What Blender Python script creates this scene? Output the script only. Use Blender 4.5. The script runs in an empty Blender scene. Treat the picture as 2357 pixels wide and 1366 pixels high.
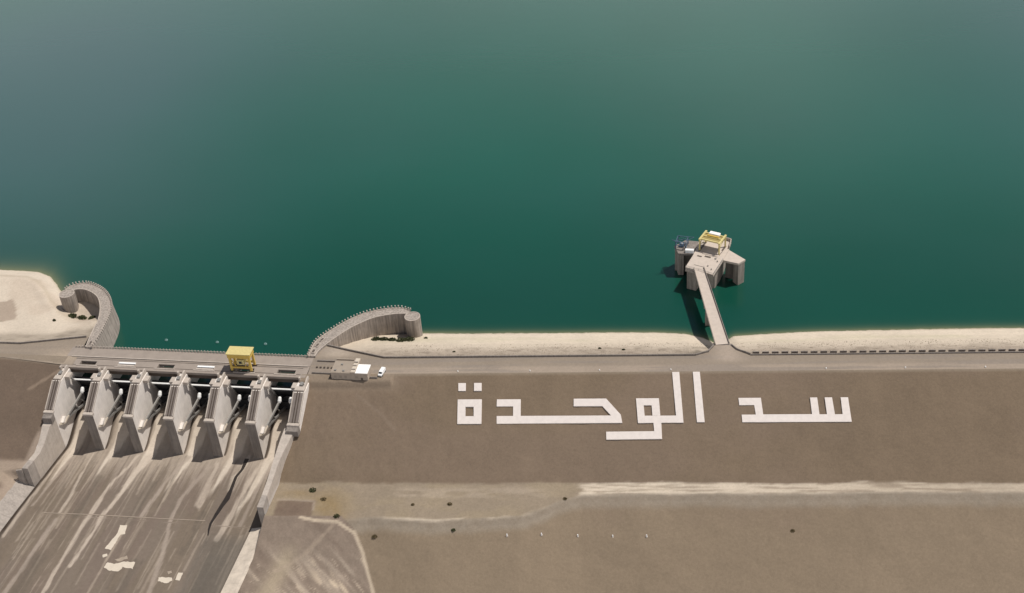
import bpy, math, random
import numpy as np
from mathutils import Matrix, Vector
random.seed(7)
SC = bpy.context.scene
COL = SC.collection

# ---------------------------------------------------------------- camera (metres; x along the dam crest, y towards the reservoir, z up; crest at z = 0)
cam_d = bpy.data.cameras.new('camera')
cam = bpy.data.objects.new('camera', cam_d)
COL.objects.link(cam)
cam_d.sensor_width = 36.0
cam_d.lens = 36.0 * 2900 / 2357
cam_d.clip_start = 1.0
cam_d.clip_end = 12000.0
cam.matrix_world = (Matrix.Translation((127.0, -486.4, 380.0)) @ Matrix.Rotation(math.radians(7.237), 4, 'Z')
                    @ Matrix.Rotation(math.radians(55.0), 4, 'X') @ Matrix.Rotation(math.radians(-5.0), 4, 'Z'))
SC.camera = cam

# ---------------------------------------------------------------- daylight
TO_SUN = Vector((0.44, 0.13, 1.0)).normalized()
SUN_EL = math.asin(TO_SUN.z)
SUN_AZ = math.atan2(TO_SUN.x, TO_SUN.y)          # clockwise from +y
world = bpy.data.worlds.new('World')
SC.world = world
world.use_nodes = True
wn, wl = world.node_tree.nodes, world.node_tree.links
wn.clear()
w_out = wn.new('ShaderNodeOutputWorld')
w_bg = wn.new('ShaderNodeBackground'); w_bg.inputs['Strength'].default_value = 0.05
sky = wn.new('ShaderNodeTexSky'); sky.sky_type = 'NISHITA'; sky.sun_disc = False
sky.sun_elevation = SUN_EL; sky.sun_rotation = SUN_AZ
sky.altitude = 300; sky.dust_density = 1.5; sky.air_density = 1.0; sky.ozone_density = 1.0
# thin broken cloud over the whole dome: noise on a flat layer overhead
tc = wn.new('ShaderNodeTexCoord')
sep = wn.new('ShaderNodeSeparateXYZ'); wl.new(tc.outputs['Generated'], sep.inputs[0])
zc = wn.new('ShaderNodeMath'); zc.operation = 'MAXIMUM'; zc.inputs[1].default_value = 0.0; wl.new(sep.outputs['Z'], zc.inputs[0])
za = wn.new('ShaderNodeMath'); za.operation = 'ADD'; za.inputs[1].default_value = 0.12; wl.new(zc.outputs[0], za.inputs[0])
dx = wn.new('ShaderNodeMath'); dx.operation = 'DIVIDE'; wl.new(sep.outputs['X'], dx.inputs[0]); wl.new(za.outputs[0], dx.inputs[1])
dy = wn.new('ShaderNodeMath'); dy.operation = 'DIVIDE'; wl.new(sep.outputs['Y'], dy.inputs[0]); wl.new(za.outputs[0], dy.inputs[1])
cmb = wn.new('ShaderNodeCombineXYZ'); wl.new(dx.outputs[0], cmb.inputs[0]); wl.new(dy.outputs[0], cmb.inputs[1])
cn = wn.new('ShaderNodeTexNoise'); cn.inputs['Scale'].default_value = 0.9; cn.inputs['Detail'].default_value = 4; cn.inputs['Roughness'].default_value = 0.5
wl.new(cmb.outputs[0], cn.inputs['Vector'])
# cloud cover thickens towards the horizon: fac = (noise + 1.9 (1 - z)^4 - 0.6) / 0.26
iz = wn.new('ShaderNodeMath'); iz.operation = 'SUBTRACT'; iz.inputs[0].default_value = 1.0; wl.new(zc.outputs[0], iz.inputs[1])
p3 = wn.new('ShaderNodeMath'); p3.operation = 'POWER'; p3.inputs[1].default_value = 4.0; wl.new(iz.outputs[0], p3.inputs[0])
k3 = wn.new('ShaderNodeMath'); k3.operation = 'MULTIPLY_ADD'; k3.inputs[1].default_value = 1.9; wl.new(p3.outputs[0], k3.inputs[0]); wl.new(cn.outputs['Fac'], k3.inputs[2])
cr = wn.new('ShaderNodeMapRange'); cr.inputs['From Min'].default_value = 0.62; cr.inputs['From Max'].default_value = 0.87
cr.inputs['To Min'].default_value = 0.0; cr.inputs['To Max'].default_value = 0.9
wl.new(k3.outputs[0], cr.inputs['Value'])
mx = wn.new('ShaderNodeMixRGB'); mx.inputs['Color2'].default_value = (23.0, 23.0, 24.0, 1)
wl.new(cr.outputs[0], mx.inputs['Fac']); wl.new(sky.outputs[0], mx.inputs['Color1'])
wl.new(mx.outputs[0], w_bg.inputs['Color']); wl.new(w_bg.outputs[0], w_out.inputs['Surface'])

sun_d = bpy.data.lights.new('sun', 'SUN')
sun_d.energy = 4.2; sun_d.angle = math.radians(0.55); sun_d.color = (1.0, 0.962, 0.915)
sun = bpy.data.objects.new('sun', sun_d); COL.objects.link(sun)
sun.rotation_euler = (-TO_SUN).to_track_quat('-Z', 'Y').to_euler()
sun.location = (0, 0, 600)
SC.render.filter_size = 1.8
SC.view_settings.view_transform = 'Standard'
SC.view_settings.look = 'None'
SC.view_settings.exposure = 0.0
SC.view_settings.gamma = 1.0
SC.view_settings.use_curve_mapping = False

# ---------------------------------------------------------------- helpers
KLIGHT = 1.4
def lin(c):
    c = np.asarray(c, float) / 255.0
    return np.where(c <= 0.04045, c / 12.92, ((c + 0.055) / 1.055) ** 2.4)
def alb(r, g, b, k=None):
    return tuple(float(v) / (k or KLIGHT) for v in lin((r, g, b)))

def hash2(i, j, seed):
    n = (i.astype(np.int64) * 374761393 + j.astype(np.int64) * 668265263 + seed * 1274126177) & 0xFFFFFFFF
    n = ((n ^ (n >> 13)) * 1274126177) & 0xFFFFFFFF
    return ((n ^ (n >> 16)) & 0xFFFF) / 65535.0
def vnoise(x, y, seed=0):
    x = np.asarray(x, float); y = np.asarray(y, float)
    i = np.floor(x); j = np.floor(y); fx = x - i; fy = y - j
    fx = fx * fx * (3 - 2 * fx); fy = fy * fy * (3 - 2 * fy)
    a = hash2(i, j, seed); b = hash2(i + 1, j, seed); c = hash2(i, j + 1, seed); d = hash2(i + 1, j + 1, seed)
    return (a * (1 - fx) + b * fx) * (1 - fy) + (c * (1 - fx) + d * fx) * fy
def fbm(x, y, seed=0, o=4):
    s = 0; a = 0.5; t = 0
    for k in range(o):
        s = s + a * vnoise(np.asarray(x) * 2 ** k + 17.3 * k, np.asarray(y) * 2 ** k - 9.1 * k, seed + k); t += a; a *= 0.55
    return s / t
def sstep(a, b, x):
    t = np.clip((np.asarray(x, float) - a) / (b - a), 0, 1); return t * t * (3 - 2 * t)
def mixc(c, d, f):
    f = np.asarray(f)[..., None]; return c * (1 - f) + np.asarray(d) * f
def seg_dist(px, py, pts):
    best = np.full(np.shape(px), 1e9)
    for (x0, y0), (x1, y1) in zip(pts[:-1], pts[1:]):
        vx, vy = x1 - x0, y1 - y0
        t = np.clip(((px - x0) * vx + (py - y0) * vy) / (vx * vx + vy * vy), 0, 1)
        best = np.minimum(best, np.hypot(px - x0 - t * vx, py - y0 - t * vy))
    return best

def link(o, parent=None):
    COL.objects.link(o)
    if parent is not None: o.parent = parent
    return o
def tag(o, label=None, cat=None, group=None, kind=None):
    if label: o['label'] = label
    if cat: o['category'] = cat
    if group: o['group'] = group
    if kind: o['kind'] = kind
    return o
def empty(name, loc=(0, 0, 0), rz=0.0):
    o = bpy.data.objects.new(name, None); link(o)
    o.location = loc; o.rotation_euler = (0, 0, rz); o.empty_display_size = 1
    return o

class MB:
    def __init__(s): s.v = []; s.f = []
    def add(s, vs, fs):
        n = len(s.v); s.v += [tuple(map(float, p)) for p in vs]; s.f += [tuple(i + n for i in f) for f in fs]; return s
    def box(s, x0, x1, y0, y1, z0, z1):
        v = [(x0, y0, z0), (x1, y0, z0), (x1, y1, z0), (x0, y1, z0), (x0, y0, z1), (x1, y0, z1), (x1, y1, z1), (x0, y1, z1)]
        return s.add(v, [(0, 3, 2, 1), (4, 5, 6, 7), (0, 1, 5, 4), (1, 2, 6, 5), (2, 3, 7, 6), (3, 0, 4, 7)])
    def prism(s, poly, z0, z1):            # polygon counter-clockwise in (x, y); z may be lists
        n = len(poly)
        a = z0 if hasattr(z0, '__len__') else [z0] * n; b = z1 if hasattr(z1, '__len__') else [z1] * n
        v = [(p[0], p[1], a[i]) for i, p in enumerate(poly)] + [(p[0], p[1], b[i]) for i, p in enumerate(poly)]
        f = [tuple(range(n - 1, -1, -1)), tuple(range(n, 2 * n))] + [(i, (i + 1) % n, n + (i + 1) % n, n + i) for i in range(n)]
        return s.add(v, f)
    def side(s, prof, x0, x1):             # profile in (v, w), swept along x; local y = -v
        n = len(prof)
        v = [(x0, -p[0], p[1]) for p in prof] + [(x1, -p[0], p[1]) for p in prof]
        f = [tuple(range(n - 1, -1, -1)), tuple(range(n, 2 * n))] + [(i, (i + 1) % n, n + (i + 1) % n, n + i) for i in range(n)]
        return s.add(v, f)
    def bar(s, a, b, w, h=None):
        a = Vector(a); b = Vector(b); h = h or w; d = (b - a).normalized()
        up = Vector((0, 0, 1)) if abs(d.z) < 0.95 else Vector((0, 1, 0))
        r = d.cross(up).normalized(); q = r.cross(d).normalized()
        v = []
        for p in (a, b):
            for (i, j) in ((-1, -1), (1, -1), (1, 1), (-1, 1)): v.append(p + r * i * w / 2 + q * j * h / 2)
        return s.add(v, [(3, 2, 1, 0), (4, 5, 6, 7), (0, 1, 5, 4), (1, 2, 6, 5), (2, 3, 7, 6), (3, 0, 4, 7)])
    def tube(s, a, b, r0, r1=None, n=10):
        a = Vector(a); b = Vector(b); r1 = r0 if r1 is None else r1; d = (b - a).normalized()
        up = Vector((0, 0, 1)) if abs(d.z) < 0.95 else Vector((0, 1, 0))
        x = d.cross(up).normalized(); y = x.cross(d).normalized(); v = []
        for p, r in ((a, r0), (b, r1)):
            for k in range(n):
                t = 2 * math.pi * k / n; v.append(p + x * r * math.cos(t) + y * r * math.sin(t))
        f = [tuple(range(n - 1, -1, -1)), tuple(range(n, 2 * n))] + [(k, (k + 1) % n, n + (k + 1) % n, n + k) for k in range(n)]
        return s.add(v, f)
    def data(s, name, m, smooth=False):
        me = bpy.data.meshes.new(name); me.from_pydata(s.v, [], s.f); me.materials.append(m)
        import bmesh
        bm = bmesh.new(); bm.from_mesh(me); bmesh.ops.recalc_face_normals(bm, faces=bm.faces); bm.to_mesh(me); bm.free()
        if smooth:
            for p in me.polygons: p.use_smooth = True
        me.update(); return me
    def build(s, name, m, parent=None, bevel=0.0, smooth=False):
        o = bpy.data.objects.new(name, s.data(name, m, smooth)); link(o, parent)
        if bevel:
            b = o.modifiers.new('edge', 'BEVEL'); b.width = bevel; b.segments = 1; b.limit_method = 'ANGLE'
        return o
def instance(name, me, parent, loc=(0, 0, 0), rz=0.0):
    o = bpy.data.objects.new(name, me); link(o, parent); o.location = loc; o.rotation_euler = (0, 0, rz); return o
def copy_tree(o, parent=None):
    c = o.copy(); COL.objects.link(c)
    if parent is not None: c.parent = parent
    for ch in [x for x in o.children]: copy_tree(ch, c)
    return c

def grid_mesh(name, X, Y, Z, m, color=None, smooth=True, attrs=None):
    r, c = X.shape
    co = np.stack([X, Y, Z], -1).reshape(-1, 3)
    idx = np.arange(r * c).reshape(r, c)
    q = np.stack([idx[:-1, :-1], idx[:-1, 1:], idx[1:, 1:], idx[1:, :-1]], -1).reshape(-1, 4)
    # keep normals up
    a = co[q[0, 1]] - co[q[0, 0]]; b = co[q[0, 3]] - co[q[0, 0]]
    if a[0] * b[1] - a[1] * b[0] < 0: q = q[:, ::-1]
    me = bpy.data.meshes.new(name)
    me.vertices.add(len(co)); me.vertices.foreach_set('co', co.ravel())
    me.loops.add(q.size); me.loops.foreach_set('vertex_index', q.ravel().astype(np.int32))
    me.polygons.add(len(q)); me.polygons.foreach_set('loop_start', np.arange(0, q.size, 4, dtype=np.int32))
    me.update(calc_edges=True); me.validate()
    me.polygons.foreach_set('use_smooth', np.full(len(q), smooth))
    if color is not None:
        at = me.color_attributes.new('Col', 'FLOAT_COLOR', 'POINT')
        rgba = np.concatenate([color.reshape(-1, 3), np.ones((r * c, 1))], 1)
        at.data.foreach_set('color', rgba.astype(np.float32).ravel())
    for k, v in (attrs or {}).items():
        at = me.attributes.new(k, 'FLOAT', 'POINT'); at.data.foreach_set('value', v.astype(np.float32).ravel())
    me.materials.append(m)
    o = bpy.data.objects.new(name, me); link(o); return o

# ---------------------------------------------------------------- materials
def new_mat(name):
    m = bpy.data.materials.new(name); m.use_nodes = True
    nt = m.node_tree; b = nt.nodes['Principled BSDF']; return m, nt.nodes, nt.links, b
def concrete(name, c, var=0.16, scale=0.35, rough=0.85, streak=0.0, bump=0.15):
    m, n, l, b = new_mat(name)
    t = n.new('ShaderNodeNewGeometry')
    n1 = n.new('ShaderNodeTexNoise'); n1.inputs['Scale'].default_value = scale; n1.inputs['Detail'].default_value = 6; n1.inputs['Roughness'].default_value = 0.62
    l.new(t.outputs['Position'], n1.inputs['Vector'])
    mp = n.new('ShaderNodeMapping'); mp.inputs['Scale'].default_value = (1.1, 1.1, 0.07)
    l.new(t.outputs['Position'], mp.inputs['Vector'])
    n2 = n.new('ShaderNodeTexNoise'); n2.inputs['Scale'].default_value = 1.0; n2.inputs['Detail'].default_value = 4
    l.new(mp.outputs[0], n2.inputs['Vector'])
    mr = n.new('ShaderNodeMapRange'); mr.inputs['From Min'].default_value = 0.3; mr.inputs['From Max'].default_value = 0.7
    mr.inputs['To Min'].default_value = 1 - var; mr.inputs['To Max'].default_value = 1 + var
    l.new(n1.outputs['Fac'], mr.inputs['Value'])
    ms = n.new('ShaderNodeMapRange'); ms.inputs['From Min'].default_value = 0.35; ms.inputs['From Max'].default_value = 0.65
    ms.inputs['To Min'].default_value = 1 - streak; ms.inputs['To Max'].default_value = 1 + streak * 0.4
    l.new(n2.outputs['Fac'], ms.inputs['Value'])
    mu = n.new('ShaderNodeMath'); mu.operation = 'MULTIPLY'; l.new(mr.outputs[0], mu.inputs[0]); l.new(ms.outputs[0], mu.inputs[1])
    vm = n.new('ShaderNodeVectorMath'); vm.operation = 'SCALE'; vm.inputs[0].default_value = c; l.new(mu.outputs[0], vm.inputs['Scale'])
    l.new(vm.outputs[0], b.inputs['Base Color']); b.inputs['Roughness'].default_value = rough
    b.inputs['Specular IOR Level'].default_value = 0.25
    if bump:
        bp = n.new('ShaderNodeBump'); bp.inputs['Strength'].default_value = bump; bp.inputs['Distance'].default_value = 0.3
        l.new(n1.outputs['Fac'], bp.inputs['Height']); l.new(bp.outputs[0], b.inputs['Normal'])
    return m
def painted(name, c, rough=0.5, metal=0.0, var=0.08):
    m = concrete(name, c, var=var, scale=0.8, rough=rough, streak=0.05, bump=0.0)
    b = m.node_tree.nodes['Principled BSDF']; b.inputs['Metallic'].default_value = metal
    b.inputs['Specular IOR Level'].default_value = 0.4
    return m
def ground(name, fine=0.9, var=0.14, grain=2.4, bump=0.5, rough=0.95):
    """albedo from the Col attribute, times two scales of grain"""
    m, n, l, b = new_mat(name)
    t = n.new('ShaderNodeTexCoord')
    at = n.new('ShaderNodeVertexColor'); at.layer_name = 'Col'
    n1 = n.new('ShaderNodeTexNoise'); n1.inputs['Scale'].default_value = fine; n1.inputs['Detail'].default_value = 5; n1.inputs['Roughness'].default_value = 0.65
    n2 = n.new('ShaderNodeTexNoise'); n2.inputs['Scale'].default_value = 0.045; n2.inputs['Detail'].default_value = 5; n2.inputs['Roughness'].default_value = 0.6
    n3 = n.new('ShaderNodeTexVoronoi'); n3.inputs['Scale'].default_value = grain
    for q in (n1, n2, n3): l.new(t.outputs['Object'], q.inputs['Vector'])
    a1 = n.new('ShaderNodeMapRange'); a1.inputs['From Min'].default_value = 0.3; a1.inputs['From Max'].default_value = 0.7; a1.inputs['To Min'].default_value = 1 - var; a1.inputs['To Max'].default_value = 1 + var
    l.new(n1.outputs['Fac'], a1.inputs['Value'])
    a2 = n.new('ShaderNodeMapRange'); a2.inputs['From Min'].default_value = 0.3; a2.inputs['From Max'].default_value = 0.7; a2.inputs['To Min'].default_value = 1 - var * 0.7; a2.inputs['To Max'].default_value = 1 + var * 0.7
    l.new(n2.outputs['Fac'], a2.inputs['Value'])
    mu = n.new('ShaderNodeMath'); mu.operation = 'MULTIPLY'; l.new(a1.outputs[0], mu.inputs[0]); l.new(a2.outputs[0], mu.inputs[1])
    a3 = n.new('ShaderNodeMapRange'); a3.inputs['From Min'].default_value = 0.0; a3.inputs['From Max'].default_value = 0.8; a3.inputs['To Min'].default_value = 1 + var * 0.5; a3.inputs['To Max'].default_value = 1 - var * 0.6
    l.new(n3.outputs['Distance'], a3.inputs['Value'])
    mv = n.new('ShaderNodeMath'); mv.operation = 'MULTIPLY'; l.new(mu.outputs[0], mv.inputs[0]); l.new(a3.outputs[0], mv.inputs[1])
    vm = n.new('ShaderNodeVectorMath'); vm.operation = 'SCALE'; l.new(at.outputs['Color'], vm.inputs[0]); l.new(mv.outputs[0], vm.inputs['Scale'])
    l.new(vm.outputs[0], b.inputs['Base Color']); b.inputs['Roughness'].default_value = rough; b.inputs['Specular IOR Level'].default_value = 0.15
    bp = n.new('ShaderNodeBump'); bp.inputs['Strength'].default_value = bump; bp.inputs['Distance'].default_value = 0.35
    l.new(n1.outputs['Fac'], bp.inputs['Height']); l.new(bp.outputs[0], b.inputs['Normal'])
    return m

M = {}
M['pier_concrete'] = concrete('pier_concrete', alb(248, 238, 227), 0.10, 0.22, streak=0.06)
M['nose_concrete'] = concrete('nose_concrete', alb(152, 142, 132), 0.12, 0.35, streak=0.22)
M['rib_concrete'] = concrete('rib_concrete', alb(138, 127, 119), 0.08, 0.4)
M['dark_concrete'] = concrete('shade_dark_concrete', alb(92, 80, 70), 0.15, 0.4, streak=0.1)  # albedo lowered so the colour itself carries shade
M['concrete'] = concrete('weathered_concrete', alb(178, 167, 156), 0.14, 0.3, streak=0.14)
M['pale_concrete'] = concrete('pale_concrete', alb(203, 190, 176), 0.1, 0.4, streak=0.08)
M['lining'] = concrete('lining_concrete', alb(222, 207, 188), 0.16, 0.35, streak=0.0)
M['tower_deck'] = concrete('tower_deck_concrete', alb(214, 199, 184), 0.07, 0.4)
M['deck_concrete'] = concrete('deck_concrete', alb(166, 153, 141), 0.1, 0.25)
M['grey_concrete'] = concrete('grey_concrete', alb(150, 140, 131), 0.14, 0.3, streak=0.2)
M['wall_concrete'] = concrete('approach_wall_concrete', alb(180, 168, 156), 0.14, 0.35, streak=0.34)
M['tower_concrete'] = concrete('tower_concrete', alb(196, 182, 168), 0.1, 0.3, streak=0.16)
M['dark_steel'] = painted('dark_gate_steel', (0.035, 0.035, 0.037), 0.55)
M['pale_steel'] = painted('pale_gate_steel', alb(172, 167, 160), 0.5)
M['grey_steel'] = painted('grey_gate_steel', alb(150, 146, 140), 0.5)
M['brown_steel'] = painted('brown_cabinet_steel', (0.09, 0.07, 0.055), 0.6)
M['white_steel'] = painted('white_steel', (0.78, 0.77, 0.74), 0.4, var=0.04)
M['yellow'] = painted('yellow_crane_paint', alb(226, 190, 92), 0.45)
M['dull_yellow'] = painted('dull_yellow_paint', alb(176, 156, 96), 0.6)
M['pale_yellow'] = painted('pale_yellow_paint', alb(226, 208, 140), 0.5)
M['cream'] = painted('cream_render', alb(222, 208, 188), 0.8)
M['white_roof'] = concrete('white_roof', (0.8, 0.77, 0.72), 0.04, 0.5, bump=0.05)
M['roof_grey'] = concrete('grey_roof', alb(172, 158, 142), 0.08, 0.5, bump=0.05)
M['wall_render'] = concrete('cream_wall_render', alb(190, 174, 156), 0.06, 0.5, streak=0.06, bump=0.05)
M['glass'] = painted('dark_glass', (0.02, 0.022, 0.025), 0.15, var=0.02)
M['dark'] = painted('dark_void', (0.02, 0.018, 0.016), 0.8, var=0.02)
M['blue_steel'] = painted('blue_steel', (0.07, 0.11, 0.16), 0.45)
M['letter'] = concrete('white_letter_slabs', alb(232, 221, 212, 1.32), 0.06, 0.5, bump=0.1)
M['patch'] = concrete('white_repair_concrete', alb(226, 212, 192), 0.06, 0.5, bump=0.05)
M['joint'] = concrete('pale_joint', alb(176, 160, 142), 0.1, 0.5, bump=0.0)
M['wet'] = painted('wet_dark_stain', (0.028, 0.022, 0.018), 0.35, var=0.2)
M['leaf'] = concrete('scrub_leaf', (0.055, 0.06, 0.025), 0.35, 1.2, bump=0.0)
M['dry_leaf'] = concrete('dry_scrub_leaf', (0.12, 0.09, 0.045), 0.3, 1.2, bump=0.0)
M['twig'] = concrete('scrub_twig', (0.09, 0.065, 0.045), 0.2, 1.0, bump=0.0)
M['rubber'] = painted('tyre_rubber', (0.02, 0.02, 0.02), 0.8)
M['buoy'] = painted('pale_buoy', (0.16, 0.26, 0.24), 0.5)
G_SLOPE = ground('rockfill_slope', 0.8, 0.085, 1.6, 0.3)
G_BEACH = ground('shore_riprap', 0.7, 0.075, 1.3, 0.25)
G_ROAD = ground('crest_gravel', 0.6, 0.07, 2.0, 0.15)
G_CHUTE = ground('chute_concrete', 0.5, 0.07, 1.2, 0.12, 0.85)

# ---------------------------------------------------------------- frames: spillway axis
OX, OY, ANG = -142.8, 10.5, math.radians(-4.73)
CA, SA = math.cos(ANG), math.sin(ANG)
def sw(u, v, w=0.0):                       # spillway (u along bridge, v downstream, w up) -> world
    return (OX + u * CA + v * SA, OY + u * SA - v * CA, w)
def sw_a(u, v): return OX + u * CA + v * SA, OY + u * SA - v * CA
def inv_a(x, y):
    dx, dy = x - OX, y - OY
    return dx * CA + dy * SA, dx * SA - dy * CA
def sp_empty(name, u, v, w=0.0): return empty(name, sw(u, v, w), ANG)

def uL(v): v = np.asarray(v, float); return -18.8 - 0.14 * np.clip(v - 41, 0, 44) - 0.12 * np.clip(v - 85, 0, None)
def uR(v):
    v = np.asarray(v, float)
    return np.where(v < 85, 101.2 - 0.025 * np.clip(v - 41, 0, None), 95.0 - 0.06 * (v - 85))
def wF(v):
    v = np.asarray(v, float)
    return np.where(v < 41, np.interp(v, [0, 8, 11, 13.5, 16, 18.5, 21, 24, 27, 30, 33, 36, 38.5, 41], [-30, -27.5, -25.2, -23.9, -23.3, -23.3, -23.7, -24.6, -26.0, -27.7, -29.4, -30.9, -31.9, -32.5]), -32.5 - 0.06 * (v - 41))
WATER = -12.0

# ================================================================ GROUND
BROWN = np.array(alb(129, 112, 93)); BROWN2 = np.array(alb(147, 130, 109)); GREYR = np.array(alb(158, 146, 130))
PALE = np.array(alb(222, 206, 184)); TAN = np.array(alb(161, 146, 126)); SOIL = np.array(alb(132, 114, 98)); GRASS = np.array(alb(152, 131, 98))
BEACH = np.array(alb(226, 210, 188)); MOTTLE = np.array(alb(182, 168, 150))

def noise_band(x, y, seed, sx=0.05, sy=0.3): return fbm(x * sx, y * sy, seed, 4)

# downstream face right of the spillway: upper slope, berm, lower slope, abutment hill beside the chute
EDGE_S = [-60, -40, -28, -12, 2, 32, 71, 80, 88, 98, 110, 700]
EDGE_T = [-84, -84, -85.2, -86.4, -84.3, -86.2, -83.3, -79, -74.0, -69.8, -69.0, -64.0]
def down_z(s, t):
    te = np.interp(s, EDGE_S, EDGE_T)
    z = -np.clip(-12 - t, 0, None) / 2.0
    zb = -25.4
    z = np.maximum(z, zb)
    low = zb - (te - t) / 2.0
    z = np.where(t < te, np.minimum(z, low), z)
    # abutment hill next to the chute, meeting the dam face along a groin
    sg = np.interp(t, [-240, -160, -110.6, -90, -81], [58, 25, 4.7, -4.5, -14.6])
    zch = np.interp(t, [-240, -130, -91, -85, -84], [-42, -36.0, -33.6, -31.6, -25.4])
    sc = -142.8 + 101.5 - 0.0825 * 95
    f = np.clip((s - sc) / (sg - sc), 0, 1)
    zg = zb - np.clip(np.interp(sg, EDGE_S, EDGE_T) - t, 0, None) / 2.0
    hill = zch + (zg - zch) * f ** 1.35
    z = np.where((t < -84) & (s < sg), np.maximum(z, hill), z)
    # building pad widened off the crest
    pad = (s < 5) & (t > -17.2)
    z = np.where(pad, np.maximum(z, -0.25), z)
    z = np.where((s < 5) & (t <= -17.2) & (t > -18.6), np.maximum(z, -0.25 + (t + 17.2) * 1.9), z)
    return z
def wall_u_right(v): return np.where(v < 84.5, 103.6, 103.3 - 0.06 * (v - 84.5))
tt = np.concatenate([np.arange(-12, -130, -0.8), np.arange(-130, -420, -6)])
ss = np.concatenate([np.arange(0, 80, .55), np.arange(80, 470, 1.5), np.linspace(480, 760, 12)])
T, Q = np.meshgrid(tt, ss, indexing='ij')
vv = (10.5 - 8.7 - T) / 0.9966
bu = wall_u_right(vv)
bs = OX + bu * CA + vv * SA
S = bs + Q
Z = down_z(S, T)
Z = Z + (fbm(S * 0.35, T * 0.35, 3, 3) - 0.5) * 0.5 * sstep(0, 4, -12 - T) + (fbm(S * 0.03, T * 0.05, 9) - 0.5) * 1.2 * sstep(3, 20, -12 - T) * sstep(0, 10, Q)
te = np.interp(S, EDGE_S, EDGE_T)
C = np.empty(S.shape + (3,)); C[:] = BROWN
C = C * (0.94 + 0.14 * fbm(S * 0.02, T * 0.03, 21))[..., None] * (0.93 + 0.14 * fbm(S * 0.15, T * 0.014, 25))[..., None]
below = T < te - 3
C = mixc(C, BROWN2, below * (0.55 + 0.5 * fbm(S * 0.015, T * 0.02, 31)))
C = mixc(C, np.array(alb(136, 118, 102)), sstep(0.52, 0.75, fbm(S * 0.012 + 4, T * 0.018, 77)) * 0.5)
# berm surface
wob = (noise_band(S, T, 41, 0.12, 0.1) - 0.5) * 2.2
onb = sstep(-61.6, -62.6, T + wob) * sstep(-1.2, 0.3, T - te + wob * 0.6)
palef = sstep(93, 101, S + (fbm(S * .3, T * .5, 5) - .5) * 8)
streaks = sstep(0.30, 0.55, noise_band(S, T, 47, 0.06, 0.9))
C = mixc(C, PALE * 0.98, onb * palef * (0.45 + 0.55 * streaks) * np.interp(S, [100, 190, 260], [1, 0.85, 0.62]))
C = mixc(C, TAN, onb * (1 - palef) * 0.8)
C = mixc(C, np.array(alb(162, 146, 122)), onb * (1 - palef) * sstep(0.45, 0.65, fbm(S * 0.06, T * 0.12, 51)) * 0.6)
pl = sstep(5, 1.4, np.abs(T + 67.5 + (S - 30) * 0.02 + (fbm(S * .1, T * 0, 8) - .5) * 3)) * sstep(8, 16, S) * sstep(90, 70, S) * sstep(.35, .6, noise_band(S, T, 61, .1, .5))
C = mixc(C, np.array(alb(184, 168, 148)), pl * 0.5)
# grey riprap shoulder under the berm edge
sh = sstep(1.0, -0.4, T - te + wob * .5) * sstep(-7.5, -3.5, T - te + wob) * sstep(-14, -6, S)
C = mixc(C, GREYR, sh * (0.45 + 0.5 * fbm(S * .5, T * .5, 71)))
C = mixc(C, PALE, sstep(1.2, 0.2, np.abs(T - te - 0.3)) * sstep(90, 60, S) * sstep(0, 20, S) * sstep(.35, .55, noise_band(S, T, 73, .1, .3)) * .55)
# dry grass and reddish ground by the chute
gr = np.exp(-(((S + 20) / 9) ** 2 + ((T + 75) / 8) ** 2)) + 0.8 * np.exp(-(((S + 34) / 8) ** 2 + ((T + 69) / 2.5) ** 2)) + .7 * np.exp(-(((S + 14) / 6) ** 2 + ((T + 82) / 5) ** 2))
C = mixc(C, GRASS, np.clip(gr * (0.4 + 0.8 * fbm(S * .3, T * .3, 81)), 0, 0.9) * (T < -62))
red = sstep(-44, -42, S) * sstep(-24, -26, S) * sstep(-73, -74.5, T) * sstep(-84.5, -83, T)
C = mixc(C, np.array(alb(124, 106, 92)), red * (.6 + .5 * fbm(S * .2, T * .2, 83)))
C = mixc(C, np.array(alb(172, 156, 138)), sstep(1.0, 0.3, seg_dist(S, T, [(-43, -73), (-25.5, -74.2), (-25, -80)])) * .6)
# abutment hill: bare eroded ground with a pale track along the groin
sg = np.interp(T, [-240, -160, -110.6, -90, -81], [58, 25, 4.7, -4.5, -14.6])
hill = (T < -83.5) & (S < sg + 0.5)
rill = fbm((S * 0.69 + T * 0.72) * 0.34, (S * 0.72 - T * 0.69) * 0.03, 91)
hc = mixc(np.broadcast_to(np.array(alb(146, 130, 115)), C.shape), np.array(alb(176, 160, 142)), sstep(.5, .72, rill) * sstep(-94, -106, T))
hc = mixc(hc, np.array(alb(128, 112, 99)), sstep(.5, .3, rill) * .6)
rill2 = fbm((S * 0.69 + T * 0.72) * 0.8, (S * 0.72 - T * 0.69) * 0.09, 93, 4)
hc = mixc(hc, np.array(alb(198, 180, 158)), sstep(.60, .70, rill2) * sstep(-97, -104, T) * .6)
hc = hc * (.88 + .24 * fbm(S * .35, T * .35, 97))[..., None]
hc = mixc(hc, np.array(alb(214, 194, 168)), sstep(.60, .72, fbm((S * .69 + T * .72) * .30, (S * .72 - T * .69) * .05, 95)) * sstep(-14, -6, S - (sg - 14)) * sstep(-96, -102, T) * .85)
hc = mixc(hc, np.array(alb(176, 160, 136)), np.exp(-((S + 30 - (T + 84) * .25) / 4.5) ** 2) * sstep(-92, -104, T) * .8)
C = np.where(hill[..., None], hc, C)
track = [(-30, -84.5), (-22, -86.2), (-13, -86.6), (-4.0, -91), (0.5, -99), (5.2, -111), (12, -128)]
C = mixc(C, np.array(alb(206, 188, 164)), sstep(1.1, .35, seg_dist(S, T, track) + (fbm(S * .25, T * .25, 7) - .5) * .6) * .9)
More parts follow.
